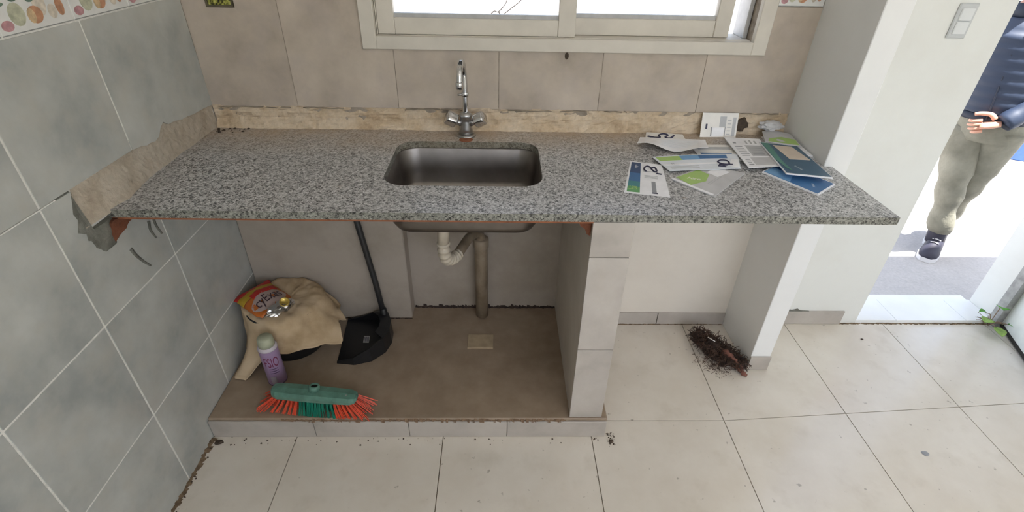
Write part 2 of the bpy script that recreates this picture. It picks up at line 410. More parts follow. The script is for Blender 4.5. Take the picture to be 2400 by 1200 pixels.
# fruit border: white strip tiles with printed fruit
def border_tile(a0, a1, z0, z1, onleft, parent):
    """one border tile; a is y on the left wall (fruit reads along +y) and x on the back wall"""
    t = .0085
    if onleft: b = box('border_tile', -TT, -TT+t, a0+G, a1-G, z0+G, z1-G, 'tile_border_white', parent, bevel=.0008)
    else: b = box('border_tile', a0+G, a1-G, TT-t, TT, z0+G, z1-G, 'tile_border_white', parent, bevel=.0008)
    L = a1-a0; H = z1-z0
    def P(u, w, h):
        a = a0+u*L; z = z0+w*H; return (-TT+t+h, a, z) if onleft else (a, TT-t-h, z)
    def disc(nm, mat, u, w, ru, rw, h, rot=0.0, n=14):
        top = [P(u+(ru*math.cos(k*2*PI/n)*math.cos(rot)-rw*math.sin(k*2*PI/n)*math.sin(rot)*H/L), w+(rw*math.sin(k*2*PI/n)*math.cos(rot)+ru*math.cos(k*2*PI/n)*math.sin(rot)*L/H), h) for k in range(n)]
        bot = [P(u+ru*math.cos(k*2*PI/n)*.98, w+rw*math.sin(k*2*PI/n)*.98, -.0004) for k in range(n)]
        v = top+bot; f = [tuple(range(n)), tuple(range(n, 2*n))[::-1]]+[(k, (k+1) % n, n+(k+1) % n, n+k) for k in range(n)]
        mesh(nm, v, f, mat, b)
    for nm, mat, u, w, ru, rw, h in (('fruit', 'fr_grape', .12, .22, .075, .12, .0003), ('fruit', 'fr_pear', .28, .42, .10, .26, .0004), ('fruit', 'fr_pale', .60, .58, .085, .30, .0004), ('fruit', 'fr_apple', .50, .34, .10, .20, .0006),
                                     ('fruit', 'fr_peach', .45, .33, .05, .17, .0008), ('fruit', 'fr_pale', .74, .34, .06, .17, .0006), ('fruit', 'fr_apple', .86, .42, .055, .22, .0008),
                                     ('leaf', 'fr_leaf', .11, .68, .07, .05, .0007), ('leaf', 'fr_leaf', .30, .74, .05, .05, .0007), ('leaf', 'fr_leaf', .50, .68, .05, .06, .0007), ('leaf', 'fr_leaf', .80, .74, .06, .06, .0007)):
        disc(nm, mat, u, w, ru, rw, h)
    for w in (.035, .94):
        v = [P(0.01, w-.012, .0003), P(.99, w-.012, .0003), P(.99, w+.012, .0003), P(.01, w+.012, .0003)]
        v += [P(0.01, w-.012, -.0003), P(.99, w-.012, -.0003), P(.99, w+.012, -.0003), P(.01, w+.012, -.0003)]
        mesh('printed_line', v, [(0, 1, 2, 3), (7, 6, 5, 4), (0, 4, 5, 1), (1, 5, 6, 2), (2, 6, 7, 3), (3, 7, 4, 0)], 'fr_line', b)
bl = [-.045-.2083*k for k in range(0, 17)]
for k in range(len(bl)):
    a1 = bl[k-1] if k else -.001; a0 = bl[k]
    if a0 < ROOM_Y: break
    if k == 0: box('border_tile', -TT, .0015, a0+G, a1-G, 1.316+G, 1.402-G, 'tile_border_white', wl)
    else: border_tile(a0, a1, 1.316, 1.402, True, wl)
# mortar left where the old upstand was torn off
def strip_left(u, v):
    y = .0-u*(.690+.014*noise.noise(Vector((v*6, 1.7, 0)))); top = .0
    for a, b in zip(jag_up[::-1], jag_up[::-1][1:]):
        if b[0] <= y <= a[0]: top = a[1]+(b[1]-a[1])*(a[0]-y)/max(a[0]-b[0], 1e-6)
    if y < -.447: top = .99
    z = .893+(top+.006-.893)*v
    base = (.002+.022*max(0, 1-abs(y+.55)/.14))*(1-v)**2.5
    return (max(-.0066, -.0045+.0015*(1-v)+base+.0035*fbm(y*14, z*20)+.0025*fbm(y*50, z*50, 4)), y, z)
v, f = sheetg(strip_left, 70, 12, -.03, Vector((1, 0, 0)))
mesh('mortar_strip', v, f, 'mortar_left', wl, smooth=False)
def lump(u, v):
    y = -.735+u*.235; z = .812+v*(.181 if u < .2 else .070)
    return (max(-.0066, -.003+.004*fbm(y*22, z*22, 3)+.012*math.exp(-((y+.655)/.035)**2-((z-.865)/.05)**2)), y, z)
v, f = sheetg(lump, 22, 20, -.03, Vector((1, 0, 0)))
mesh('exposed_mortar', v, f, 'mortar_dark', wl)
def brickend(u, v):
    y = -.635+u*.16; z = .872-v*(.050*(1-u)**.9+.004)+.003*fbm(y*30, 0)
    return (.004+.008*(1-v)+.004*fbm(y*40, z*40, 5), y, z)
v, f = sheetg(brickend, 14, 8, -.035, Vector((1, 0, 0)))
mesh('exposed_brick', v, f, 'terracotta', wl)
for pts in ([(-.498, .800), (-.505, .775), (-.497, .745)], [(-.475, .803), (-.478, .775), (-.468, .742)], [(-.600, .772), (-.592, .745), (-.575, .712), (-.560, .690)]):
    tube('cement_drip', spline([(.001, y, z) for y, z in pts], 4), lambda t: (.0025, .006*(1-.6*t)), 'mortar_dark', wl, seg=6)

# ---- back wall: one core with openings for window and door
XP0, XP1, YP = 2.018, 2.098, -.288           # the pier beside the worktop
WX0, WX1, WZ0, WZ1 = .590, 1.822, 1.208, 2.15
DX0, DX1, DZ1 = 2.640, 3.290, 2.07
wb = MB()
for a in ((-.15, WX0, TT, .15, -.15, CEIL+.15), (WX0, WX1, TT, .15, -.15, WZ0), (WX0, WX1, TT, .15, WZ1, CEIL+.15), (WX1, XP0, TT, .15, -.15, CEIL+.15)):
    wb.add(*boxg(*a))
wall_back = wb.build('wall_back', 'grout_back', kind='structure', recalc=False)
wr = MB()
for a in ((XP0, DX0, 0, .15, -.15, CEIL+.15), (DX0, DX1, 0, .15, DZ1, CEIL+.15), (DX1, ROOM_X+.15, 0, .15, -.15, CEIL+.15)):
    wr.add(*boxg(*a))
wall_back_right = wr.build('wall_back_right', 'paint_white', kind='structure', recalc=False)
ZB = .974
gm_ = MB()
for a in ((0, .546, ZB, 1.284), (0, .074, 1.284, 2.4), (.162, .546, 1.284, 2.4), (.546, 1.868, ZB, 1.17), (1.868, XP0, ZB, 2.4)): gm_.add(*boxg(a[0], a[1], .0015, TT+.001, a[2], a[3]))
gm_.build('grout', 'grout_back', wall_back, recalc=False)
bx = [0, .294, .641, .988, 1.335, 1.682, XP0]
def back_tile(x0, x1, z0, z1, m='tile_back'):
    g = .0011; box('tile', x0+g, x1-g, 0, TT, z0+g, z1-g, m, wall_back, bevel=.0008)
TX0, TX1, TZ0 = .546, 1.868, 1.170            # outside of the window trim
for i in range(6):
    x0, x1 = bx[i], bx[i+1]
    if i == 1:
        prism('tile', [(x0+.001, ZB+.001), (x1-.001, ZB+.001), (x1-.001, TZ0), (TX0, TZ0), (TX0, 1.315), (x0+.001, 1.315)], 'y', 0, TT, 'tile_back', wall_back)
    elif i == 5:
        prism('tile', [(x0+.001, ZB+.001), (x1, ZB+.001), (x1, 1.315), (TX1, 1.315), (TX1, TZ0), (x0+.001, TZ0)], 'y', 0, TT, 'tile_back', wall_back)
    elif i == 0:                               # notched around the socket box
        prism('tile', [(x0, ZB+.001), (x1-.001, ZB+.001), (x1-.001, 1.315), (.162, 1.315), (.162, 1.284), (.074, 1.284), (.074, 1.315), (x0, 1.315)], 'y', 0, TT, 'tile_back', wall_back)
    else: back_tile(x0, x1, ZB, TZ0)
for i in range(6):
    x0, x1 = bx[i], bx[i+1]
    for z0, z1 in ((1.402, 1.735), (1.735, 2.07), (2.07, 2.40)):
        for a, b in ((x0, min(x1, TX0)), (max(x0, TX1), x1)):
            if b-a > .02: back_tile(a, b, z0, z1)
for a, b in ((.166, .37), (.37, .545), (TX1+.002, XP0)):
    border_tile(a, b, 1.316, 1.402, False, wall_back)
# torn strip of mortar above the worktop
def strip_back(u, v):
    x = u*2.02; z = .893+(ZB+.004-.893)*v
    lip = .006 if .50 < v < .72 else 0
    gap = .010*max(0, noise.noise(Vector((x*9, 3.1, 0))))*(1 if v > .75 else 0)
    y = .004-.020*(1-v)**3-lip*.4+.008*fbm(x*9, z*24, 2)+.006*fbm(x*34, z*60, 6)+gap
    return (x, y, z)
v, f = sheetg(strip_back, 170, 14, .03, Vector((0, 1, 0)))
mesh('mortar_strip', v, f, 'mortar_back', wall_back, recalc=True)
# dark crack along the torn edge
for x0, x1 in ((.02, .27), (.31, .45), (.66, .86), (1.02, 1.30), (1.36, 1.44), (1.84, 1.99)):
    pts = [(x0+(x1-x0)*k/8, .0005, ZB-.003+.006*noise.noise(Vector((x0*7+k*1.7, 0, 0)))) for k in range(9)]
    tube('crack', pts, lambda t: (.0013+.0012*abs(math.sin(t*9)), .0012), 'grout_floor', wall_back, seg=5)
prism('nail_hole', [(1.213+.0065*math.cos(k*PI/6), 1.157+.0115*math.sin(k*PI/6)) for k in range(12)], 'y', -.0015, .002, 'crumb', wall_back)
# lower part of the back wall, painted
lower = box('wall_back_lower', .0, XP0, -.004, TT, 0, .87, 'paint_dirty', kind='structure')
box('duct_casing', 0.001, .622, -.082, -.004, .088, .87, 'paint_dirty', lower, bevel=.004)
box('plaster', 1.354, XP0, -.007, -.004, .06, .87, 'paint_cream', lower)
# pier
pier = box('wall_pier', XP0, XP1, YP, 0, 0, CEIL, 'paint_pillar', kind='structure', bevel=.002)
# baseboards
bb = empty('baseboard_back', (1.7, 0, 0), kind='structure')
for a, b in ((1.362, 1.71), (1.712, XP0)): box('tile', a, b-.001, -.014, -.007, .001, .066, 'tile_small', bb, bevel=.001)
box('tile', XP1+.002, 2.565, -.008, 0, .001, .074, 'tile_small', bb, bevel=.001)
box('tile', XP0-.002, XP1+.002, YP-.008, YP, .001, .072, 'tile_small', bb, bevel=.001)
prism('chipped_plaster', [(2.28, .074), (2.30, .085), (2.32, .078), (2.345, .086), (2.36, .076), (2.40, .074)], 'y', -.006, .0, 'mortar_dark', bb)
def grime(name, parent, fn, n, mat='crumb'):
    """ragged low ridge of dirt; fn(t) -> base point, along, outward, width"""
    mb = MB()
    for k in range(n):
        p, al, out, wd_, hh = fn((k+.5)/n); p = Vector(p); al = Vector(al); out = Vector(out)
        a = al*(.6+.7*rnd.random()); o = out*wd_*(.4+.8*rnd.random()); h_ = Vector((0, 0, hh*(.4+.9*rnd.random())))
        mb.add([p-a, p+a, p+a*.8+o, p-a*.7+o*.8, p-a*.6+h_, p+a*.7+h_*.8], [(0, 3, 2, 1), (0, 1, 5, 4), (3, 4, 5, 2), (0, 4, 3), (1, 2, 5)])
    return mb.build(name, mat, parent, recalc=False)
# raised platform with tiled front
HP = .088
plat = box('floor_platform', 0.0, 1.376, -.611, 0, 0, HP, 'cement_platform', kind='structure', bevel=.004)
px = [0.002, .358, .684, 1.026, 1.374]
for a, b in zip(px, px[1:]): box('tile', a+.001, b-.001, -.619, -.611, .001, HP-.008, 'tile_small', plat, bevel=.001)
box('drain_cover', .868, .972, -.266, -.186, HP-.001, HP+.004, 'drain_tan', plat, bevel=.001, label='square yellowed drain cover')
grime('dirt_line', plat, lambda t: ((.626+t*.615, -.005, HP-.001), (.006, 0, 0), (0, -1, 0), .008, .013+.010*max(0, noise.noise(Vector((t*9, 0, 5))))), 90, 'fibre_dark')
grime('dirt_line', plat, lambda t: ((.002+t*.62, -.083, HP-.001), (.006, 0, 0), (0, -1, 0), .004, .004), 70, 'fibre_dark')
grime('worn_edge', plat, lambda t: ((.25+t*.98, -.6105, HP-.009), (.007, 0, 0), (0, -1, 0), .0092, .008), 120, 'worn_brown')
grime('dirt_line', floor, lambda t: ((.0, -.625-t*1.0, .0), (0, .009, 0), (1, 0, 0), .012*(1.3-t), .010), 90, 'dry_dirt')
grime('dirt_line', floor, lambda t: ((2.56+t*.72, -.001, .0), (.008, 0, 0), (0, -1, 0), .008, .004), 60, 'dry_dirt')
grime('dirt_line', floor, lambda t: ((1.36+t*.65, -.0142, .0), (.008, 0, 0), (0, -1, 0), .004, .003), 60, 'dry_dirt')
# stub wall carrying the worktop, tiled front
stub = box('wall_stub', 1.244, 1.352, -.600, 0, 0, .872, 'paint_stub', kind='structure', bevel=.002)
for a, b in ((HP+.002, .412), (.412, .760), (.760, .873)): box('tile', 1.242, 1.354, -.608, -.600, a+.001, b-.001, 'tile_small', stub, bevel=.001)
prism('broken_brick', [(1.205, .868), (1.243, .868), (1.243, .815), (1.232, .822), (1.226, .838), (1.213, .846)], 'y', -.585, -.545, 'terracotta', stub)

# ---- window
win = empty('window_1', (1.2, .03, WZ0), kind='structure')
def wbox(name, *a, m='window_white', par=None, bv=.002, **kw): return box(name, *a, m, par or win, bevel=bv, **kw)
wbox('trim', TX0, WX0+.002, -.012, .012, TZ0, WZ1+.04); wbox('trim', WX1-.002, TX1, -.012, .012, TZ0, WZ1+.04)
wbox('trim', WX0+.002, WX1-.002, -.012, .012, TZ0, WZ0+.002); wbox('trim', WX0+.002, WX1-.002, -.012, .012, WZ1-.002, WZ1+.04)
wbox('sill', WX0+.002, WX1-.002, .012, .14, WZ0-.02, WZ0+.003)
wbox('jamb', WX1-.016, WX1-.002, .05, .14, WZ0+.003, WZ1, m='alu_grey'); wbox('jamb', WX0+.002, WX0+.006, .012, .14, WZ0+.003, WZ1)
wbox('head', WX0+.002, WX1-.002, .012, .14, WZ1-.02, WZ1-.002)
def sash(x0, x1, y0, y1, sl, sr, rb):
    z0, z1 = WZ0+.004, WZ1-.022
    s = empty('sash', ((x0+x1)/2, y0, z0)); s.parent = win; s.location = Vector(((x0+x1)/2, y0, z0))-ORG[win.name]
    for a in ((x0, x0+sl, z0, z1), (x1-sr, x1, z0, z1)): box('stile', a[0], a[1], y0, y1, a[2], a[3], 'window_white', s, bevel=.002)
    for a in ((z0, z0+rb), (z1-.05, z1)): box('rail', x0+sl, x1-sr, y0+.002, y1, a[0], a[1], 'window_white', s, bevel=.002)
    ym = (y0+y1)/2
    box('glazing_bead', x0+sl, x1-sr, ym-.006, y1-.002, z0+rb, z0+rb+.012, 'alu_grey', s)
    box('pane', x0+sl-.004, x1-sr+.004, ym, ym+.004, z0+rb-.004, z1-.046, 'glass', s)
sash(.597, 1.236, .014, .044, .054, .056, .050)
sash(1.20, 1.757, .054, .084, .030, .050, .052)
# ---- ceiling, the rest of the room behind the camera, with an unseen opening sized for the light
mesh('ceiling', *boxg(-.15, ROOM_X+.15, ROOM_Y-.15, .15, CEIL, CEIL+.15), 'paint_ceiling', kind='structure')
mesh('wall_right', *boxg(ROOM_X, ROOM_X+.15, ROOM_Y-.15, .0, -.15, CEIL), 'paint_white', kind='structure')
wf = MB()
for a in ((-.0, .9, ROOM_Y-.15, ROOM_Y, -.15, CEIL), (4.1, ROOM_X, ROOM_Y-.15, ROOM_Y, -.15, CEIL), (.9, 4.1, ROOM_Y-.15, ROOM_Y, 2.4, CEIL), (.9, 4.1, ROOM_Y-.15, ROOM_Y, -.15, 1.0)): wf.add(*boxg(*a))
wf.build('wall_front', 'paint_white', kind='structure', recalc=False)
# ---- doorway: threshold, reveal strip, open leaf
thr = box('trim_threshold', DX0, DX1, -.0, .20, -.15, .012, 'marble', kind='structure')
for a, b in ((DX0, 2.83), (2.83, 3.16), (3.16, DX1)): box('tile', a+.001, b-.001, .0, .155, .012, .020, 'marble', thr, bevel=.001)
jmb = box('trim_doorframe', DX1-.012, DX1+.03, -.02, .02, 0, DZ1, 'frame_grey', kind='structure')
leafdir = Vector((-.34, -.94, 0)).normalized(); ln = Vector((-leafdir.y, leafdir.x, 0))
h0 = Vector((DX1+.045, -.012, 0))
door = empty('door_1', h0, kind='structure')
def leafbox(name, a0, a1, t0, t1, z0, z1, mat, par):
    c = [h0+leafdir*a+ln*t for a, t in ((a0, t0), (a1, t0), (a1, t1), (a0, t1))]
    v = [(p.x, p.y, z) for z in (z0, z1) for p in c]
    return mesh(name, v, boxg(0, 1, 0, 1, 0, 1)[1], mat, par, bevel=.002)
leafbox('door_panel', .01, .64, -.02, .02, .022, 2.03, 'door_white', door)
leafbox('door_gap_shade', .01, .64, -.022, .022, .006, .022, 'dark_hole', door)  # dark strip put in for the shade in the gap below the leaf
for z in (.25, 1.75): leafbox('hinge', -.01, .03, -.026, .026, z, z+.09, 'frame_grey', door)
kn = leafbox('door_handle', .56, .60, -.05, .05, 1.0, 1.03, 'chrome', door)
# ---- outside
mesh('ground', *boxg(-12, 22, .15, 34, -.35, -.15), 'concrete', kind='structure')
mesh('ground_front', *boxg(-12, 22, -24, ROOM_Y-.15, -.35, -.06), 'concrete', kind='structure')

# ================================================================== THE WORKTOP AND SINK
CT, CB = .900, .878
def worktop():
    outer = [(-.014, .0), (-.014, -.3), (-.012, -.615), (.5, -.616), (1.03, -.616), (1.6, -.617), (2.047, -.618), (2.042, YP-.002), (XP0-.001, YP-.002), (XP0-.001, .0), (1.2, .0), (.6, .0)]
    inner = rrect(.888, -.287, .232, .170, .065, 7)
    bm = bmesh.new()
    def ring(pts, z): return [bm.verts.new((x, y, z)) for x, y in pts]
    for z in (CT, CB):
        o = ring(outer, z); i = ring(inner, z); es = []
        for L in (o, i): es += [bm.edges.new((L[k], L[(k+1) % len(L)])) for k in range(len(L))]
        bmesh.ops.triangle_fill(bm, edges=es, use_beauty=True)
        if z == CT: to, ti = o, i
        else: bo, bi = o, i
    for A, B in ((to, bo), (ti, bi)):
        for k in range(len(A)): bm.faces.new((A[k], A[(k+1) % len(A)], B[(k+1) % len(A)], B[k]))
    bmesh.ops.recalc_face_normals(bm, faces=bm.faces)
    v = [tuple(q.co) for q in bm.verts]; bm.verts.index_update(); f = [tuple(x.index for x in q.verts) for q in bm.faces]; bm.free()
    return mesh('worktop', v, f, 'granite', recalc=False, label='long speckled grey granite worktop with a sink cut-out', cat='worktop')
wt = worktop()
# rusty flat bar under the front edge
bar = mesh('support_bar', *boxg(-.005, 1.243, -.608, -.578, CB-.010, CB), 'rust', bevel=.001, label='rust-orange support bar running under the front edge of the granite worktop', cat='support bar')
# sink
sk = empty('sink', (.888, -.287, .7255), 'brushed steel undermount sink basin hanging below the granite worktop', 'sink')
def L(hx, hy, r, z, dx=0): return [(x, y, z) for x, y in rrect(.888+dx, -.287, hx, hy, r, 7)]
loops = [L(.255, .193, .075, CB-.0005), L(.237, .175, .068, CB-.0005), L(.234, .172, .066, CB-.006), L(.225, .163, .064, .80), L(.222, .160, .062, .757), L(.212, .150, .058, .738), L(.190, .128, .05, .730), L(.06, .05, .03, .7275),
         L(.06, .05, .03, .7255), L(.192, .130, .05, .728), L(.214, .152, .058, .736), L(.224, .162, .062, .756), L(.227, .165, .064, .80), L(.236, .174, .066, CB-.007), L(.255, .193, .075, CB-.002)]
v, f = loft(loops, False); n = len(loops[0]); k = len(loops)-1
f += [(k*n+i, k*n+(i+1) % n, (i+1) % n, i) for i in range(n)]
f = [q for q in f if not (min(q)//n == 7 and max(q)//n == 8)]
f += [tuple(7*n+i for i in range(n)), tuple(8*n+i for i in range(n))[::-1]]
mesh('basin', v, f, 'steel', sk, smooth=True)
lathe('drain_ring', [(.045, 0), (.045, .003), (.030, .004), (.026, .001), (.0001, .001)], (.815, -.345, .728), 'chrome_dull', sk)
# drain pipe: tailpiece, ribbed bend, swan neck, stack
dp = empty('drain_pipe', (.922, -.055, HP), 'beige plastic drain pipe with ribbed trap bend below the sink', 'pipe')
tube('tailpiece', [(.815, -.342, .7230), (.812, -.335, .68), (.808, -.33, .628)], .0195, 'pvc_white', dp, seg=16)
sp = spline([(.808, -.33, .632), (.809, -.325, .585), (.815, -.305, .548), (.832, -.27, .528), (.85, -.245, .532)], 20)
tube('ribbed_bend', sp, lambda t: .0205+.0026*math.sin(t*2*PI*8), 'pvc_white', dp, seg=16)
tube('swan_neck', spline([(.845, -.252, .530), (.862, -.215, .540), (.880, -.165, .545), (.893, -.125, .535), (.905, -.092, .523), (.917, -.066, .500), (.921, -.057, .465)], 6), .0180, 'pvc_brown', dp, seg=14)
tube('stack', [(.921, -.056, .475), (.921, -.055, .45), (.921, -.055, .3), (.921, -.055, HP-.002)], .0265, 'pvc_brown', dp, seg=18)
lathe('socket_collar', [(.030, 0), (.031, .004), (.031, .036), (.029, .040)], (.921, -.056, .440), 'pvc_brown', dp)
# faucet
FX, FY = .876, -.055
fc = empty('faucet', (FX, FY, CT), 'chrome two-handle mixer tap with tall gooseneck spout behind the sink', 'faucet')
lathe('base_flange', [(.034, 0), (.034, .004), (.025, .007), (.0001, .008)], (FX, FY, CT), 'chrome_dull', fc)
lathe('body', [(.024, 0), (.0225, .02), (.020, .045), (.019, .058), (.021, .060), (.021, .068), (.016, .074), (.013, .076)], (FX, FY, CT+.006), 'chrome_dull', fc)
neck = spline([(FX, FY, CT+.075), (FX, FY, CT+.16), (FX-.002, FY, CT+.212), (FX-.004, FY-.018, CT+.246), (FX-.006, FY-.058, CT+.256), (FX-.008, FY-.094, CT+.236), (FX-.009, FY-.104, CT+.205)], 8)
tube('spout', neck, .0095, 'chrome', fc, seg=14)
lathe('spout_tip', [(.0095, 0), (.012, .003), (.012, .020), (.0105, .022)], (FX-.009, FY-.105, CT+.187), 'chrome', fc, seg=16)
lathe('clamp_ring', [(.0115, 0), (.0125, .002), (.0125, .012), (.0115, .014)], (FX, FY, CT+.135), 'chrome', fc, seg=16)
tube('clamp_screw', [(FX-.008, FY-.004, CT+.142), (FX-.024, FY-.006, CT+.141)], .0035, 'chrome_dull', fc, seg=8)
for s in (-1, 1):
    ax = Vector((s*.80, -.22, .46)).normalized(); c0 = Vector((FX+s*.014, FY-.004, CT+.042))
    v, f = tubeg([c0, c0+ax*.022], .010, 12); mesh('handle_stem', v, f, 'chrome_dull', fc, smooth=True)
    prof = [(.014, 0), (.0215, .003), (.0225, .008), (.0225, .034), (.020, .039), (.0001, .0395)]
    v, f = latheg(prof, c0+ax*.020, 32, ax)
    v2 = []
    cc = c0+ax*.020
    for q in v:
        d = q-cc; a = d.dot(ax); rad = d-ax*a; n1 = ax.cross(Vector((0, 0, 1))).normalized(); n2 = ax.cross(n1)
        ang = math.atan2(rad.dot(n2), rad.dot(n1)); v2.append(cc+ax*a+rad*(1+.10*math.cos(4*ang)))
    hd = mesh('handle', v2, f, 'chrome', fc, smooth=True)
mesh('rust_stain', *latheg([(.0001, 0), (.024, .0003), (.018, .0012), (.0001, .0015)], (FX+.002, FY-.043, CT), 12), 'rust', wt)

# ================================================================== THINGS ON THE WORKTOP
def bil(q, u, v):
    a, b, c, d = [Vector((*p, 0)) for p in q]      # a(0,0) b(1,0) c(1,1) d(0,1)
    return a*(1-u)*(1-v)+b*u*(1-v)+c*u*v+d*(1-u)*v
class Sheet:
    def __init__(s, name, quad, z, t, mat, label, cat, zf=None, nu=10, nv=10, group='loose papers on the worktop'):
        s.q, s.z, s.t, s.zf = quad, z, t, zf or (lambda u, v: 0)
        s.root = empty(name, (*bil(quad, .5, .5)[:2], z), label, cat, group)
        v, f = sheetg(lambda u, v: s.P(u, v, 0), nu, nv, t); mesh('page', v, f, mat, s.root, smooth=False)
    def P(s, u, v, h): p = bil(s.q, u, v); return (p.x, p.y, s.z+s.zf(u, v)+h)
    def patch(s, name, u0, u1, v0, v1, mat, h=.0003, n=6, label=None):
        v, f = sheetg(lambda u, v: s.P(u0+(u1-u0)*u, v0+(v1-v0)*v, s.t-.00005), n, n, h); return mesh(name, v, f, mat, s.root, label=label)
    def poly(s, name, uv, mat, h=.0005):
        n = len(uv); v = [s.P(u, w, s.t+h) for u, w in uv]+[s.P(u, w, s.t-.0001) for u, w in uv]
        return mesh(name, v, [tuple(range(n)), tuple(range(n, 2*n))[::-1]]+[(k, (k+1) % n, n+(k+1) % n, n+k) for k in range(n)], mat, s.root)
    def lines(s, u0, u1, v0, v1, n, mat='ink_grey', horiz=True, fill=.4, name='text_line'):
        for k in range(n):
            if horiz:
                a = v0+(v1-v0)*k/n; s.patch(name, u0, u1-(u1-u0)*.25*rnd.random(), a, a+(v1-v0)/n*fill, mat, .0004, 3)
            else:
                a = u0+(u1-u0)*k/n; s.patch(name, a, a+(u1-u0)/n*fill, v0, v1-(v1-v0)*.25*rnd.random(), mat, .0004, 3)
    def stroke(s, pts, r=.0025, mat='ink'):
        P = spline([(u, v, 0) for u, v in pts], 6)
        tube('handwriting', [s.P(p.x, p.y, s.t+.0003) for p in P], r, mat, s.root, seg=5)
    def text(s, txt, u, v, size, mat, ang=0):
        vs, fs = text_mesh(txt, 1.0); c, d = math.cos(ang), math.sin(ang)
        e = .02; du = (Vector(s.P(u+e, v, 0))-Vector(s.P(u-e, v, 0)))/(2*e); dv = (Vector(s.P(u, v+e, 0))-Vector(s.P(u, v-e, 0)))/(2*e)
        out = []
        for p in vs:
            x, y = (p.x*c-p.y*d)*size, (p.x*d+p.y*c)*size
            out.append(s.P(u+x/du.length, v+y/dv.length, s.t+.0006))
        mesh('lettering', out, fs, mat, s.root, recalc=False)
Z0 = CT
# leaflet with blue-green strip (nearest)
a = Sheet('bill', [(1.341, -.486), (1.468, -.514), (1.500, -.372), (1.405, -.268)], Z0+.0004, .0006, 'paper', 'white bill with a blue-to-green strip and handwritten letter, nearest the sink', 'bill', zf=lambda u, v: .003*u*v)
a.q = [(1.343, -.488), (1.466, -.516), (1.498, -.300), (1.407, -.266)]
for o in list(a.root.children): bpy.data.objects.remove(o)
v, f = sheetg(lambda u, v: a.P(u, v, 0), 10, 10, a.t); mesh('page', v, f, 'paper', a.root)
for k, (v0, v1, mt) in enumerate(((.04, .2, 'band_green'), (.2, .36, 'band_teal'), (.36, .62, 'band_blue'), (.62, .97, 'band_navy'))): a.patch('printed_band', .05, .34, v0, v1, mt)
a.text('bi', .19, .16, .035, 'lime', PI/2); a.text('tigre', .2, .84, .014, 'paper', PI/2)
a.lines(.42, .9, .70, .74, 1, 'ink_grey'); a.patch('bar_code', .62, .72, .08, .40, 'ink_grey'); a.patch('bar_code', .62, .74, .05, .08, 'ink')
a.lines(.45, .9, .50, .60, 3, 'grey_soft')
a.stroke([(.50, .70), (.44, .78), (.50, .87), (.60, .87), (.66, .80), (.74, .72), (.80, .76), (.76, .86), (.66, .84)], .003)
a.stroke([(.78, .67), (.92, .66)], .003)
# plastic-sleeved grey green magazine in front
a = Sheet('magazine', [(1.500, -.400), (1.590, -.512), (1.740, -.352), (1.630, -.300)], Z0+.0004, .0030, 'paper_grey', 'grey magazine with a lime-green corner, lying under the other papers at the front', 'magazine')
a.poly('green_patch', [(.02, .12), (.42, .06), (.55, .35), (.42, .62), (.08, .72)], 'lime'); a.poly('white_patch', [(.30, .70), (.62, .62), (.70, .92), (.32, .95)], 'paper')
a.poly('white_edge', [(.0, .0), (.95, .0), (.95, .05), (.0, .06)], 'paper'); a.text('Aire', .30, .30, .022, 'paper_warm', .5); a.lines(.62, .72, .3, .75, 2, 'grey_soft', False)
# pale letter with green-blue heading
a = Sheet('letter', [(1.508, -.352), (1.735, -.328), (1.768, -.215), (1.480, -.245)], Z0+.0040, .0012, 'paper_pale', 'pale letter with a green and blue heading and a handwritten letter', 'letter', zf=lambda u, v: .002+.004*math.sin(u*3)*v)
a.patch('printed_band', .03, .30, .66, .94, 'lime'); a.patch('printed_band', .30, .52, .66, .95, 'sky'); a.patch('printed_band', .52, .86, .70, .95, 'band_blue')
a.patch('fold_strip', .02, .9, .36, .44, 'paper'); a.text('bi', .14, .45, .014, 'ink_grey'); a.lines(.06, .5, .12, .3, 3, 'grey_soft')
a.stroke([(.72, .30), (.80, .22), (.86, .34), (.84, .52), (.76, .56), (.72, .44), (.78, .30), (.90, .26)], .003); a.stroke([(.70, .20), (.80, .12)], .003)
a.poly('torn_corner', [(.86, .2), (.99, .05), (.99, .6), (.9, .62)], 'paper')
# envelope under it, behind
a = Sheet('envelope', [(1.640, -.245), (1.795, -.255), (1.800, -.120), (1.640, -.125)], Z0+.0010, .0018, 'paper_warm', 'white envelope with a blue strip, half hidden under the other papers', 'envelope')
a.patch('printed_band', .08, .74, .20, .42, 'band_blue'); a.patch('window_patch', .1, .8, .66, .84, 'grey_soft')
# folded white sheet standing off the stone
def zfold(u, v): return .011+.011*math.sin(u*7.5+.6)*(1-v)**1.5-.006*v
a = Sheet('folded_sheet', [(1.446, -.172), (1.668, -.215), (1.700, -.100), (1.478, -.082)], Z0+.0058, .0008, 'paper', 'rumpled folded white sheet near the back upstand', 'paper', zf=zfold, nu=30)
a.lines(.10, .9, .25, .85, 7, 'paper_pale', True, .25)
a = Sheet('note', [(1.492, -.098), (1.640, -.108), (1.636, -.048), (1.512, -.030)], Z0+.0004, .0006, 'paper_warm', 'cream note with a dark pen scribble behind the folded sheet', 'paper', zf=lambda u, v: .010*v)
a.stroke([(.10, .52), (.24, .45), (.36, .50), (.34, .74), (.46, .90), (.58, .80), (.50, .55), (.58, .45), (.66, .55), (.74, .78)], .0035); a.stroke([(.05, .55), (.25, .42)], .004)
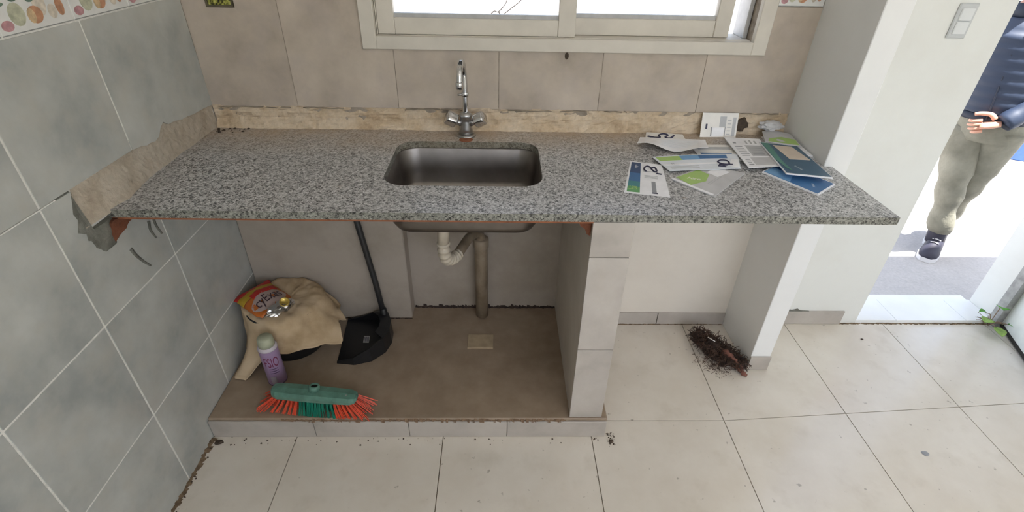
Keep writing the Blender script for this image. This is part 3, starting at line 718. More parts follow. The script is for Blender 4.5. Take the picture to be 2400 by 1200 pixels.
# printed bill
a = Sheet('printed_bill', [(1.757, -.332), (1.852, -.328), (1.888, -.095), (1.774, -.072)], Z0+.0100, .0018, 'paper', 'white printed account bill beside the dark blue booklet', 'bill', zf=lambda u, v: .004*u)
a.patch('shaded_box', .42, .95, .35, .72, 'grey_soft'); a.patch('shaded_box', .30, .92, .06, .30, 'paper_grey'); a.patch('logo', .13, .22, .78, .83, 'ink_grey')
a.lines(.10, .38, .36, .72, 6); a.lines(.10, .26, .08, .28, 4); a.lines(.48, .9, .40, .68, 4, 'ink_grey'); a.lines(.5, .9, .78, .92, 3, 'grey_soft', False)
# blue booklets
a = Sheet('blue_booklet', [(1.795, -.345), (1.888, -.498), (1.976, -.428), (1.885, -.275)], Z0+.0006, .0050, 'paper', 'bright blue booklet, lowest of the booklets by the pier', 'booklet')
a.patch('cover', .02, .98, .03, .97, 'band_blue', .0004); a.poly('sky_patch', [(.03, .04), (.50, .05), (.40, .5), (.03, .5)], 'sky', .0008); a.text('cabal', .80, .40, .012, 'paper_pale', -.9)
a = Sheet('dark_booklet', [(1.838, -.400), (1.962, -.428), (1.985, -.165), (1.872, -.130)], Z0+.0122, .0036, 'paper', 'dark teal-blue booklet with a cream address window, on top near the pier', 'booklet', zf=lambda u, v: .003+.006*(1-v))
a.patch('cover', .02, .99, .02, .98, 'booklet', .0004); a.poly('green_sweep', [(.03, .97), (.03, .40), (.12, .16), (.20, .10), (.16, .40), (.20, .70), (.22, .97)], 'booklet_green', .0010)
a.poly('address_window', [(.30, .92), (.80, .93), (.92, .50), (.40, .46)], 'beige', .0010); a.text('tarjeta', .42, .20, .013, 'paper_pale', -1.2)
# stack by the pier
for k, (q, mt, lb) in enumerate((([(1.900, -.150), (2.014, -.235), (2.016, -.165), (1.905, -.060)], 'paper_grey', 'bottom grey envelope of the small stack against the pier'), ([(1.905, -.155), (2.010, -.228), (2.012, -.150), (1.915, -.055)], 'paper', 'middle white envelope of the small stack against the pier'))):
    a = Sheet('envelope', q, Z0+.0004+.0058*k, .0046, mt, lb, 'envelope')
a = Sheet('magazine', [(1.893, -.128), (1.998, -.170), (2.012, -.060), (1.925, -.030)], Z0+.018, .0022, 'paper_grey', 'grey and lime-green magazine topping the small stack against the pier', 'magazine', zf=lambda u, v: .006*math.sin(3*u)*v)
a.poly('green_patch', [(.10, .04), (.95, .04), (.98, .50), (.55, .52), (.15, .32)], 'lime')
# bill leaning on the wall
sb = empty('standing_bill', (1.764, -.03, CT), 'white printed bill standing upright against the back upstand', 'bill', 'loose papers on the worktop')
def lean(u, v, h=0):
    return (1.700+u*.128+.004*v, -.046+.030*v-h, CT+.001+v*.078)
v, f = sheetg(lambda u, v: lean(u, v), 4, 6, .0012, Vector((0, 1, 0))); mesh('page', v, f, 'paper_warm', sb)
def sp_patch(nm, u0, u1, v0, v1, mt):
    v, f = sheetg(lambda u, v: lean(u0+(u1-u0)*u, v0+(v1-v0)*v, .0004), 2, 2, .0006, Vector((0, 1, 0))); mesh(nm, v, f, mt, sb)
sp_patch('shaded_box', .50, .68, .42, .86, 'grey_soft'); sp_patch('logo', .12, .17, .34, .55, 'ink'); sp_patch('printed_box', .32, .64, .05, .40, 'paper')
sp_patch('text_column', .86, .95, .05, .82, 'grey_soft'); sp_patch('text_column', .28, .31, .04, .42, 'ink_grey'); sp_patch('text_column', .66, .68, .04, .42, 'ink_grey')
for k in range(5): sp_patch('text_line', .72, .82, .12+.14*k, .15+.14*k, 'grey_soft')
# crumpled plastic wrapper
bmw = bmesh.new(); bmesh.ops.create_icosphere(bmw, subdivisions=3, radius=1)
cv = []
for q in bmw.verts:
    d = q.co.normalized(); r = 1+.38*noise.noise(d*2.6)+.22*noise.noise(d*6)
    cv.append((1.952+d.x*.040*r, -.030+d.y*.020*r, CT+.0310+d.z*.017*r))
bmw.verts.index_update(); cf = [tuple(x.index for x in p.verts) for p in bmw.faces]; bmw.free()
zmn = min(p[2] for p in cv); cv = [(x, min(y, -.012), z-zmn+CT+.0215) for x, y, z in cv]
mesh('crumpled_wrapper', cv, cf, 'paper_grey', label='crumpled grey wrapper in the back corner beside the pier', cat='wrapper')
# black smudge of soot on the upstand
sv = []
prism('soot_patch', [(1.852+.026*math.cos(t*PI/8)*(1+.2*math.sin(3*t)), .935+.022*math.sin(t*PI/8)*(1+.25*math.cos(2*t))) for t in range(16)], 'y', -.012, .0, 'crumb', wall_back)
# grit in the far left corner of the worktop
for k in range(16):
    x = .01+.11*rnd.random()**1.5; y = -.02-.05*rnd.random(); s = .002+.004*rnd.random()
    v, f = latheg([(.0001, 0), (s, .001), (s*.8, s*.6), (.0001, s*.9)], (x, y, CT), 6); v = [(p.x+(rnd.random()-.5)*s*.6, p.y+(rnd.random()-.5)*s*.6, p.z) for p in v]
    if k == 0: gm = MB()
    gm.add(v, f)
gm.build('grit', 'crumb', label='dark crumbs of grit in the left back corner of the worktop', cat='grit', kind='stuff')

# ================================================================== UNDER THE WORKTOP
# black tub hidden under the cloth
TC = Vector((.172, -.225, HP))
tb = empty('tub', TC, 'black plastic tub under the tan cloth', 'tub')
lathe('bowl', [(.112, 0), (.118, .004), (.132, .16), (.136, .20), (.140, .202), (.140, .208), (.132, .208), (.128, .16), (.114, .008), (.0001, .006)], TC, 'black_plastic', tb, seg=40)
# cloth: flat top, hanging sides of uneven length, a tail on the platform
def sm(a, b, x): t = min(1, max(0, (x-a)/(b-a))); return t*t*(3-2*t)
def cloth_profile(th):
    d = math.degrees(th) % 360
    keys = [(0, .215, .105), (12, .19, .085), (30, .20, .11), (48, .165, .06), (62, .180, .08), (90, .147, .05), (120, .150, .07), (160, .150, .10), (190, .155, .15), (215, .175, .20), (232, .262, .214), (243, .245, .212), (252, .190, .16), (262, .168, .118), (285, .176, .122), (306, .188, .108), (322, .210, .115), (334, .262, .122), (342, .235, .085), (352, .205, .080), (360, .215, .105)]
    for (a, r0, l0), (b, r1, l1) in zip(keys, keys[1:]):
        if a <= d <= b:
            t = .5*sm(a, b, d)+.5*(d-a)/(b-a); return r0+(r1-r0)*t, l0+(l1-l0)*t
NA, NR = 120, 26
cvs = []; top = HP+.222
for j in range(NR+1):
    s = j/NR
    for i in range(NA):
        th = 2*PI*i/NA; ro, drop = cloth_profile(th); rt = .139*(1+.07*math.cos(4*th-.9))
        fold = math.sin(th*7+1.3)*.5+math.sin(th*13)*.3
        if s <= .5:
            r = rt*s*2; z = top-.012*(1-(s*2)**2)*.5+.009*fbm(math.cos(th)*s*7, math.sin(th)*s*7, 8)-.008*sm(.8, 1, s*2)
        else:
            q = (s-.5)*2; r = rt+(ro-rt)*(q**1.2)+.012*fold*q*(1-.3*q)+.008*fbm(th*2, q*2.5, 4); r = max(r, .142); z = top-.006-drop*(1-(1-q)**1.6)
        x = TC.x+r*math.cos(th); y = TC.y+r*math.sin(th)
        x = max(x, .012+.004*math.sin(j)); y = min(y, -.090); z = max(z, HP+.004)
        cvs.append(Vector((x, y, z)))
fcs = []
for j in range(1, NR):
    for i in range(NA): fcs.append((j*NA+i, j*NA+(i+1) % NA, (j+1)*NA+(i+1) % NA, (j+1)*NA+i))
fcs.append(tuple(NA+i for i in range(NA))[::-1])
cl = mesh('tan_cloth', cvs[:], fcs, 'cloth_tan', smooth=True, recalc=True, label='tan floor cloth draped over the black tub in the corner', cat='cloth')
so_ = cl.modifiers.new('thickness', 'SOLIDIFY'); so_.thickness = .003; so_.offset = 1
# snack bag lying on the cloth
BT = top+.007
bag = empty('snack_bag', (.09, -.235, BT), 'red and yellow snack bag with a pale label lying on the tan cloth', 'snack bag')
u_ax = Vector((.160, -.125, 0)); v_ax = Vector((.090, .135, 0))       # along the bag, across it
bo = Vector((-.002, -.255, BT+.006))
def bagP(u, v, h=0):
    w_ = 1-.25*sm(.75, 1, u)+.10*(1-sm(0, .16, u)); vv = (v-.5)*w_+.5
    puff = .030*math.sin(PI*min(1, max(0, u)))**.7*math.sin(PI*v)**.8
    p = bo+u_ax*u+v_ax*(vv-.0)*.9; return Vector((max(p.x, .006), p.y, p.z+puff+.004*fbm(u*7, v*7, 2)+h))
def bag_patch(name, u0, u1, v0, v1, mat, h=.0, parent=bag, nu=12, nv=12):
    v, f = sheetg(lambda a, b: bagP(u0+(u1-u0)*a, v0+(v1-v0)*b, h), nu, nv, .0012); return mesh(name, v, f, mat, parent, smooth=True)
bag_patch('seal', 0, .15, 0, 1, 'bag_red'); bag_patch('shoulder', .15, .36, 0, 1, 'bag_yellow'); bag_patch('front', .36, .90, 0, 1, 'bag_orange')
nl = 20; lp = [(.66+.22*math.cos(k*2*PI/nl), .5+.46*math.sin(k*2*PI/nl)) for k in range(nl)]
lv = [bagP(u, v, .0022) for u, v in lp]+[bagP(.66, .5, .0035)]; lv += [bagP(.66+(u-.66)*.55, .5+(v-.5)*.55, .0030) for u, v in lp]
mesh('label_patch', lv, [(k, (k+1) % nl, nl+1+(k+1) % nl, nl+1+k) for k in range(nl)]+[(nl+1+k, nl+1+(k+1) % nl, nl) for k in range(nl)], 'bag_label', bag, smooth=True, recalc=False)
bag_patch('red_panel', .30, .46, .25, .92, 'bag_red', .0016, nu=6, nv=6)
vs, fs = text_mesh('cyExas', 1.0)
mesh('lettering', [bagP(.655-p.y*.30, .5+p.x*.26, .0055) for p in vs], fs, 'bag_ink', bag, recalc=False)
# crumpled foil mouth of the bag
bmw = bmesh.new(); bmesh.ops.create_icosphere(bmw, subdivisions=3, radius=1); fv = []
fcen = bagP(1.0, .5)+Vector((.004, 0, .014))
e1 = v_ax.normalized(); e2 = u_ax.normalized()
for q in bmw.verts:
    d = q.co.normalized(); r = 1+.45*noise.noise(d*3.1)+.25*noise.noise(d*7.3)
    p = fcen+e1*d.x*.052*r+e2*d.y*.026*r+Vector((0, 0, d.z*.017*r)); p.z = max(p.z, BT+.001); fv.append(p)
bmw.verts.index_update(); ff = [tuple(x.index for x in p.verts) for p in bmw.faces]; bmw.free()
mesh('foil_mouth', fv, ff, 'silver_foil', bag, label='crumpled silver foil mouth')
rc = fcen+e1*.016+e2*.008+Vector((0, 0, .019))
lathe('yellow_cap', [(.0001, 0), (.012, .0), (.0135, .003), (.017, .006), (.018, .003), (.017, 0), (.0165, -.004)], rc, 'gold', bag, seg=20, axis=(.2, -.5, .85))
# aerosol can
CN = Vector((.176, -.432, HP))
can = empty('spray_can', CN, 'lilac spray can with pink lettering standing in front of the tan cloth', 'spray can')
lathe('can_body', [(.030, 0), (.0325, .003), (.0325, .158), (.031, .164)], CN, 'can_lilac', can, seg=32)
lathe('bottom_rim', [(.0332, .0), (.0338, .002), (.0332, .005)], CN, 'can_dark', can, seg=32)
lathe('shoulder', [(.0325, .162), (.0335, .164), (.0335, .168), (.030, .174), (.024, .178)], CN, 'can_white', can, seg=32)
lathe('cap', [(.0275, .174), (.0275, .190), (.026, .206), (.022, .212), (.0001, .213)], CN, 'can_cap', can, seg=28)
def on_can(a, z, r=.0330): return (CN.x+r*math.sin(a), CN.y-r*math.cos(a), CN.z+z)
vs, fs = text_mesh('FSIO', 1.0)
mesh('lettering', [on_can(p.x*.80+.42, .112+p.y*.062) for p in vs], fs, 'can_pink', can, recalc=False)
v, f = sheetg(lambda u, v: Vector(on_can(-.15+u*.6, .012+v*.034, .0327)), 8, 2, .0006, None); mesh('bar_code', v, f, 'code', can)
for k in range(3):
    v, f = sheetg(lambda u, v: Vector(on_can(.0+u*.9, .062+k*.010+v*.003, .0327)), 8, 1, .0005, None); mesh('text_line', v, f, 'can_dark', can)
# dustpan
dpn = empty('dustpan', (.46, -.22, HP), 'black long-handled dustpan lying against the duct casing', 'dustpan')
lipA, lipB = Vector((.372, -.350, 0)), Vector((.352, -.100, 0))
outline = [Vector(p) for p in ((.372, -.350, 0), (.44, -.358, 0), (.502, -.338, 0), (.545, -.290, 0), (.560, -.235, 0), (.556, -.180, 0), (.535, -.130, 0), (.492, -.098, 0), (.42, -.093, 0), (.352, -.100, 0))]
v, f = prismg([(p.x, p.y) for p in outline], 'z', HP+.001, HP+.005); mesh('tray', v, f, 'black_plastic', dpn)
rw = MB()
for i in range(len(outline)-1):
    def hgt(p): return .012+.062*sm(.37, .54, p.x)
    a, b = outline[i], outline[i+1]; n = (b-a).cross(Vector((0, 0, 1))).normalized()*.0025; lean_ = (Vector((.45, -.22, 0))-(a+b)/2).normalized()*.004
    A = [Vector((a.x, a.y, HP+.002)), Vector((b.x, b.y, HP+.002)), Vector((b.x, b.y, HP+hgt(b)))+lean_, Vector((a.x, a.y, HP+hgt(a)))+lean_]
    rw.add([p+n for p in A]+[p-n for p in A], [(0, 1, 2, 3), (7, 6, 5, 4), (0, 4, 5, 1), (1, 5, 6, 2), (2, 6, 7, 3), (3, 7, 4, 0)])
rw.build('rim', 'black_plastic', dpn)
hood = [[p+Vector((0, 0, HP+.012+.062*sm(.37, .54, p.x))) for p in outline[3:8]], [Vector((.45, -.215, 0))+(p-Vector((.45, -.215, 0)))*.62+Vector((0, 0, HP+.084)) for p in outline[3:8]]]
hv = hood[0]+hood[1]; hv += [p-Vector((0, 0, .003)) for p in hv]
hf = [(k, k+1, 6+k, 5+k) for k in range(4)]+[(10+k, 15+k, 16+k, 11+k) for k in range(4)]+[(0, 5, 15, 10), (4, 14, 19, 9)]+[(5+k, 6+k, 16+k, 15+k) for k in range(4)]+[(k, 10+k, 11+k, k+1) for k in range(4)]
mesh('hood', hv, hf, 'black_plastic', dpn)
stv = [(.447, -.240), (.470, -.240), (.466, -.200), (.443, -.200)]
v, f = prismg(stv, 'z', HP+.005, HP+.0056); stk = mesh('sticker', v, f, 'grey_soft', dpn)
for k in range(5):
    v, f = prismg([(.449+.0042*k, -.234), (.451+.0042*k, -.234), (.447+.0042*k, -.206), (.445+.0042*k, -.206)], 'z', HP+.0056, HP+.0059); mesh('bar', v, f, 'ink', stk)
tube('handle', [(.522, -.145, HP+.055), (.497, -.112, .30), (.470, -.102, .50), (.432, -.098, .80)], .0115, 'handle_black', dpn, seg=14)
lathe('handle_socket', [(.016, 0), (.017, .004), (.014, .055), (.012, .06)], (.524, -.147, HP+.045), 'black_plastic', dpn, seg=16, axis=(-.1, .13, 1))
# broom head standing on its bristles
BH = Vector((.365, -.566, HP))
br = empty('broom_head', BH, 'green plastic broom head with red and green bristles on the platform edge', 'broom head')
bd = Vector((.297, -.030, 0)).normalized(); bn = Vector((-bd.y, bd.x, 0))
def B(a, b, z): return BH+bd*a+bn*b+Vector((0, 0, z))
loops = []
for a, hw, z0, z1 in ((-.150, .010, .072, .084), (-.144, .020, .066, .090), (-.128, .0265, .063, .092), (-.06, .0285, .062, .091), (0, .029, .062, .090), (.06, .0285, .062, .088), (.128, .0265, .062, .086), (.144, .020, .064, .083), (.150, .010, .070, .078)):
    loops.append([B(a, s*hw*c, z) for s, c, z in ((-1, 1, z0), (-1, 1.03, (z0+z1)/2), (-1, .8, z1), (0, .5, z1+.003), (1, .8, z1), (1, 1.03, (z0+z1)/2), (1, 1, z0))])
v, f = loft(loops); blk = mesh('block', v, f, 'green_body', br, smooth=False)
lathe('socket', [(.019, 0), (.018, .016), (.0155, .020), (.012, .020), (.0115, .006), (.0001, .005)], B(0, .004, .088), 'green_body', br, axis=(.1, .25, 1))
lathe('socket_hole', [(.0001, 0), (.0112, .0), (.0112, .0008), (.0001, .0008)], B(0, .004, .088)+Vector((.001, .003, .0135)), 'dark_hole', br, axis=(.1, .25, 1))
for s in (-1, 1): lathe('rivet', [(.0001, 0), (.004, .0), (.003, .002), (.0001, .0025)], B(s*.115, -.006, .091 if s < 0 else .0865), 'chrome_dull', br, seg=8)
tufts = {}
NTF = 22
for i in range(NTF):
    a = -.135+.27*i/(NTF-1); t = a/.135
    mt = 'bristle_green' if -.42 < t < .52 else 'bristle_red'
    tm = MB()
    for row in (-1, 0, 1):
        for s in range(9):
            a0 = a+(rnd.random()-.5)*.007; b0 = row*.016+(rnd.random()-.5)*.006
            lt = .062*t*abs(t)+(rnd.random()-.5)*.012; lb = -.010+row*.020+(rnd.random()-.5)*.010
            p0 = B(a0, b0, .068); p2 = B(a0+lt, max(b0+lb, -.040), .002+.004*rnd.random()+.022*max(0, abs(t)-.45)*rnd.random()*2); p1 = (p0+p2)/2+Vector((0, 0, .004))+bd*(-lt*.12)
            tm.add(*tubeg([p0, p1, p2], .0013, 4))
    tm.build('bristle_tuft', mt, br)

# ================================================================== ON THE FLOOR
# tangled brush of brown fibres by the pier
db = empty('fibre_clump', (1.925, -.21, 0), 'tangled clump of dark brown fibres on the floor against the pier', 'fibre clump')
d0, d1 = Vector((1.845, -.115, .030)), Vector((1.990, -.305, .018)); dax = (d1-d0)
cm = MB()
bmw = bmesh.new(); bmesh.ops.create_icosphere(bmw, subdivisions=3, radius=1); fv = []
mid = (d0+d1)/2; ex = dax.normalized(); ey = Vector((-ex.y, ex.x, 0)).normalized()
for q in bmw.verts:
    d = q.co.normalized(); r = 1+.55*noise.noise(d*2.2)+.3*noise.noise(d*6)
    p = mid+ex*d.x*.108*r+ey*d.y*.042*r+Vector((0, 0, d.z*.032*r)); p.z = max(p.z, .001); p.x = min(p.x, XP0-.005) if p.y > YP else p.x; fv.append(p)
bmw.verts.index_update(); ff = [tuple(x.index for x in p.verts) for p in bmw.faces]; bmw.free()
mesh('core', fv, ff, 'fibre_dark', db)
for nm, mt, n_, r0 in (('fibres', 'fibre_brown', 900, .0011), ('fibres', 'fibre_dark', 700, .0012)):
    cm = MB()
    for k in range(n_):
        t = rnd.random(); c = d0+dax*t; ww = .075*math.sin(PI*(.15+.75*t))+.015
        p0 = c+ey*(rnd.random()-.5)*ww*1.2+Vector((0, 0, rnd.random()*.030)); ang = rnd.random()*2*PI; ln_ = .010+.022*rnd.random()
        dv = Vector((math.cos(ang), math.sin(ang), rnd.random()*.9-.3))
        p1 = p0+dv*ln_*.5+Vector((0, 0, .010*rnd.random())); p2 = p0+dv*ln_+Vector((rnd.random()-.5, rnd.random()-.5, rnd.random()-.7))*.014
        P = [p0, p1, p2]
        for p in P:
            p.z = max(p.z, .0012)
            if p.y > YP-.006: p.x = min(p.x, XP0-.003)
        cm.add(*tubeg(P, r0, 3))
    cm.build(nm, mt, db, kind='stuff', recalc=False)
cm = MB()
for k in range(420):
    a_ = rnd.gauss(0, 1); b_ = rnd.gauss(0, 1); p0 = Vector((1.895+a_*.035-.3*b_*.03, -.262+b_*.030, .0012))
    if p0.x > XP0-.02 and p0.y > YP-.01: continue
    ang = rnd.random()*2*PI; dv = Vector((math.cos(ang), math.sin(ang), 0))*(.004+.010*rnd.random())
    cm.add(*tubeg([p0, p0+dv*.5+Vector((0, 0, .002*rnd.random())), p0+dv], .0006, 3))
cm.build('dust', 'fibre_brown', db, kind='stuff', recalc=False)
rg = spline([(1.925, -.240, .046), (1.940, -.262, .052), (1.955, -.282, .050), (1.972, -.305, .032), (1.988, -.325, .012), (2.000, -.333, .006)], 6)
v, f = tubeg(rg, lambda t: (.014-.005*t+.004*math.sin(t*11), .009-.003*t), 12); v = [p+Vector((.6, .4, 1))*.007*fbm(p.x*70, p.y*70, 1) for p in v]; v = [Vector((p.x, p.y, max(p.z, .001))) for p in v]
mesh('red_rag', v, f, 'fibre_red', db, smooth=True, label='reddish brown rag end')
tube('pale_straw', [(1.882, -.170, .066), (1.906, -.194, .064)], .0022, 'paper_warm', db, seg=6)
# small litter
def crumb(name, x, y, s, mat, label, flat=.4):
    bmw = bmesh.new(); bmesh.ops.create_icosphere(bmw, subdivisions=2, radius=1); fv = []
    for q in bmw.verts:
        d = q.co.normalized(); r = 1+.5*noise.noise(d*2.5+Vector((x, y, 0))*9); fv.append((x+d.x*s*r, y+d.y*s*r*.8, max(.0, s*flat*(d.z*r+.7))))
    bmw.verts.index_update(); ff = [tuple(t.index for t in p.verts) for p in bmw.faces]; bmw.free()
    return mesh(name, fv, ff, mat, label=label, cat='crumb')
crumb('dirt_crumb', 1.394, -.640, .009, 'crumb', 'dark dirt crumb at the right corner of the platform')
crumb('dirt_crumb', .030, -.642, .014, 'crumb', 'dark dirt clump in the corner of platform and left wall', .35)
crumb('dirt_crumb', 2.610, -.110, .006, 'crumb', 'tiny black speck on the floor tile before the doorway')
lf = crumb('dead_leaf', 2.492, -.690, .013, 'ink_grey', 'small grey dead leaf alone on the lower right floor tile', .10); lf['category'] = 'leaf'
cm = MB()
for k in range(150):
    if k < 55: x, y = .02+1.36*rnd.random(), -.622-.03*rnd.random()**2-.004
    elif k < 110:
        y = -.66-.5*rnd.random(); x = .004+.014*rnd.random()
    else: x, y = 1.38+.03*rnd.random(), -.60-.06*rnd.random()
    s = .001+.0028*rnd.random()**2
    cm.add(*latheg([(.0001, 0), (s, .0003), (s*.8, s*.7), (.0001, s)], (x, y, 0), 5))
cm.build('grit', 'crumb', label='scattered grit along the foot of the platform and left wall', cat='grit', kind='stuff')
# weed at the doorway
wd = empty('weed', (3.262, -.012, 0), 'small green weed growing at the foot of the door frame', 'weed')
for k, (dx, dy, dz, s, mt) in enumerate(((.030, -.045, .045, 1.9, 'leaf_green'), (-.035, -.02, .05, 1.4, 'leaf_pale'), (.0, .0, .105, 1.4, 'leaf_green'), (-.02, -.05, .03, 1.3, 'leaf_pale'), (.040, -.03, .03, 1.6, 'leaf_green'), (-.05, .0, .075, .7, 'leaf_green'))):
    b0 = Vector((3.262, -.012, .001)); tip = b0+Vector((dx, dy, dz)); dirv = Vector((dx, dy, dz*.25)).normalized() if abs(dx)+abs(dy) > 0 else Vector((-.5, -.6, .4)).normalized()
    side = dirv.cross(Vector((0, 0, 1))).normalized()
    def leafP(u, v): 
        wv = math.sin(PI*u)**.8*.018*s; return tip+dirv*(u*.055*s)+side*(v-.5)*2*wv+Vector((0, 0, .006*math.sin(PI*u)-.01*u*u+.004*abs(v-.5)*2))
    tube('stem', spline([b0, b0+Vector((dx*.4, dy*.4, dz*.8)), tip], 4), .0018, 'dry_stem', wd, seg=5)
    v, f = sheetg(leafP, 8, 4, .0008); mesh('leaf', v, f, mt, wd, smooth=True)
for k in range(9):
    b0 = Vector((3.250, -.008, .001)); t = Vector((-.075*rnd.random()-.01, -.02*rnd.random(), .02+.06*rnd.random()))
    tube('dry_stalk', spline([b0, b0+t*.5+Vector((0, 0, .012)), b0+t], 4), .0011, 'dry_stem', wd, seg=4)

# ================================================================== ON THE WALLS
sw = empty('light_switch', (2.482, 0, 1.235), 'white double light switch on the white wall beside the doorway', 'light switch')
box('plate', 2.452, 2.514, -.008, 0, 1.233, 1.338, 'switch_frame', sw, bevel=.003)
for z0, z1 in ((1.246, 1.284), (1.287, 1.325)): box('rocker', 2.462, 2.504, -.012, -.007, z0, z1, 'switch_white', sw, bevel=.002)
sk2 = empty('socket_box', (.118, .0, 1.284), 'open electrical box with yellow wiring in the tiled back wall', 'electrical box')
for a in ((.076, .082, 1.286, 1.40), (.154, .160, 1.286, 1.40), (.082, .154, 1.286, 1.291), (.082, .154, 1.395, 1.40)): box('rim', a[0], a[1], -.003, TT, a[2], a[3], 'box_metal', sk2)
box('backplate', .082, .154, .0045, .0065, 1.291, 1.395, 'wire_yellow', sk2)
for k in range(3):
    x = .096+.02*k; tube('wire', spline([(x, .003, 1.30), (x+.01, -.002, 1.33), (x-.006, .0, 1.36), (x, .003, 1.385)], 5), .0022, 'wire_yellow' if k != 1 else 'dark_hole', sk2, seg=6)

# ================================================================== OUTSIDE
bb2 = empty('blue_bin', (5.62, 2.55, -.15), 'blue plastic bin standing in the yard outside the doorway', 'bin')
lathe('bin_body', [(.26, 0), (.27, .01), (.31, .50), (.33, .505), (.33, .53), (.305, .535), (.30, .49), (.255, .03), (.0001, .03)], (5.62, 2.55, -.15), 'blue_plastic', bb2, seg=32)
lathe('rim_band', [(.318, .42), (.324, .425), (.326, .44), (.320, .445)], (5.62, 2.55, -.15), 'blue_plastic', bb2, seg=32)
tw = empty('bare_shrub', (.95, 1.25, -.15), 'thin bare twigs outside the left window pane', 'shrub')
tube('stem', spline([(.93, 1.25, -.15), (.92, 1.24, .4), (.94, 1.22, .8), (.925, 1.2, 1.085)], 6), lambda t: .010*(1-.75*t), 'bark_grey', tw, seg=6)
for pts in ([(.925, 1.2, 1.085), (.956, 1.2, 1.117), (.979, 1.2, 1.114), (1.019, 1.2, 1.158), (1.03, 1.2, 1.20)], [(.94, 1.22, .8), (.985, 1.21, .98), (1.002, 1.2, 1.089), (1.04, 1.2, 1.127), (1.10, 1.2, 1.175), (1.13, 1.2, 1.24)], [(.979, 1.2, 1.114), (1.000, 1.2, 1.090)]):
    tube('twig', spline(pts, 5), lambda t: .0040*(1-.4*t), 'bark_grey', tw, seg=5)

# ---- person walking up to the doorway
PB = Vector((3.695, .83, -.15)); F_ = Vector((-.72, -.69, 0)).normalized(); L_ = Vector((-F_.y, F_.x, 0))
LEAN = Vector((-.18, .02, 0))
def Q(f_, l_, z): return PB+F_*f_+L_*l_+Vector((0, 0, z))+LEAN*(z/1.3)
ps = empty('person', PB, 'person in dark blue quilted jacket and khaki trousers walking outside the doorway', 'person')
def skinbody():
    J = {}; E = []
    def add(n_, p, r, par=None):
        J[n_] = (len(J), p, r)
        if par: E.append((J[par][0], J[n_][0]))
    add('pelvis', Q(-.02, 0, .84), .11); add('waist', Q(-.01, 0, .98), .10, 'pelvis'); add('chest', Q(0, 0, 1.18), .115, 'waist'); add('collar', Q(-.01, 0, 1.31), .07, 'chest'); add('neck', Q(.0, 0, 1.38), .047, 'collar'); add('skull', Q(.015, 0, 1.43), .05, 'neck')
    for s, n_ in ((1, 'l'), (-1, 'r')):
        add('sh'+n_, Q(-.01, s*.155, 1.29), .055, 'collar')
    add('ell', Q(-.02, .225, 1.05), .038, 'shl'); add('wrl', Q(.14, .075, .872), .026, 'ell')
    add('elr', Q(-.06, -.225, 1.05), .038, 'shr'); add('wrr', Q(.02, -.235, .84), .026, 'elr')
    for s, n_, fk, ff_ in ((-1, 'r', .06, .0), (1, 'l', -.06, -.22)):
        add('hip'+n_, Q(-.01, s*.075, .80), .085, 'pelvis'); add('kn'+n_, Q(fk, -.045 if s < 0 else .03, .47), .038, 'hip'+n_); add('an'+n_, Q(ff_, (-.03 if s < 0 else -.04), .10), .022, 'kn'+n_)
    me = bpy.data.meshes.new('body'); me.from_pydata([tuple(p-PB) for _, p, _ in J.values()], E, [])
    o = bpy.data.objects.new('body', me); COL.objects.link(o)
    sm_ = o.modifiers.new('skin', 'SKIN'); sm_.use_smooth_shade = True
    for i, (_, p, r) in enumerate(J.values()):
        me.skin_vertices[0].data[i].radius = (r, r)
        me.skin_vertices[0].data[i].use_root = (i == 0)
    ss = o.modifiers.new('sub', 'SUBSURF'); ss.levels = 2; ss.render_levels = 2
    dg = bpy.context.evaluated_depsgraph_get(); dg.update(); m2 = bpy.data.meshes.new_from_object(o.evaluated_get(dg)); bpy.data.objects.remove(o); m2.name = 'body'
    m2.materials.clear(); m2.materials.append(MATS['skin'])
    o = bpy.data.objects.new('body', m2); COL.objects.link(o); o.parent = ps; ORG[o.name] = PB.copy(); return o
body = skinbody()
# head
hc = Q(.03, 0, 1.505); hv = []; hf = []
bmw = bmesh.new(); bmesh.ops.create_uvsphere(bmw, u_segments=24, v_segments=16, radius=1)
for q in bmw.verts:
    d = q.co; f1, l1, z1 = d.y, d.x, d.z
    w_ = 1-.22*max(0, -z1); 
    hv.append(hc+F_*(f1*.092*w_+(.012 if f1 > .7 and abs(l1) < .3 and -.35 < z1 < .1 else 0))+L_*l1*.072*w_+Vector((0, 0, z1*.108)))
bmw.verts.index_update(); hf = [tuple(x.index for x in p.verts) for p in bmw.faces]
head = mesh('head', hv, hf, 'skin', body, smooth=True)
hair_v = [hc+(p-hc)*1.06+F_*-.010+Vector((0, 0, .008)) for p, q in zip(hv, bmw.verts)]
hff = [tuple(x.index for x in p.verts) for p in bmw.faces if p.calc_center_median().z > .35 or (p.calc_center_median().y < -.15 and p.calc_center_median().z > -.35)]
bmw.free()
mesh('hair', hair_v, hff, 'hair', ps, smooth=True)
for s in (-1, 1):
    e = hc+F_*.083+L_*s*.030+Vector((0, 0, .006)); lathe('eye', [(.0001, 0), (.010, .001), (.006, .006), (.0001, .008)], e, 'eye_white', body, seg=12, axis=F_); lathe('iris', [(.0001, 0), (.004, 0), (.0001, .003)], e+F_*.0065, 'hair', body, seg=8, axis=F_)
    tube('ear', spline([hc+L_*s*.072+Vector((0, 0, .02)), hc+L_*s*.084+F_*-.014+Vector((0, 0, .012)), hc+L_*s*.080+F_*-.010+Vector((0, 0, -.018)), hc+L_*s*.070+Vector((0, 0, -.024))], 4), .007, 'skin', body, seg=6)
nose = [hc+F_*.085+Vector((0, 0, .012)), hc+F_*.100+Vector((0, 0, -.010)), hc+F_*.106+Vector((0, 0, -.026)), hc+F_*.090+Vector((0, 0, -.034))]
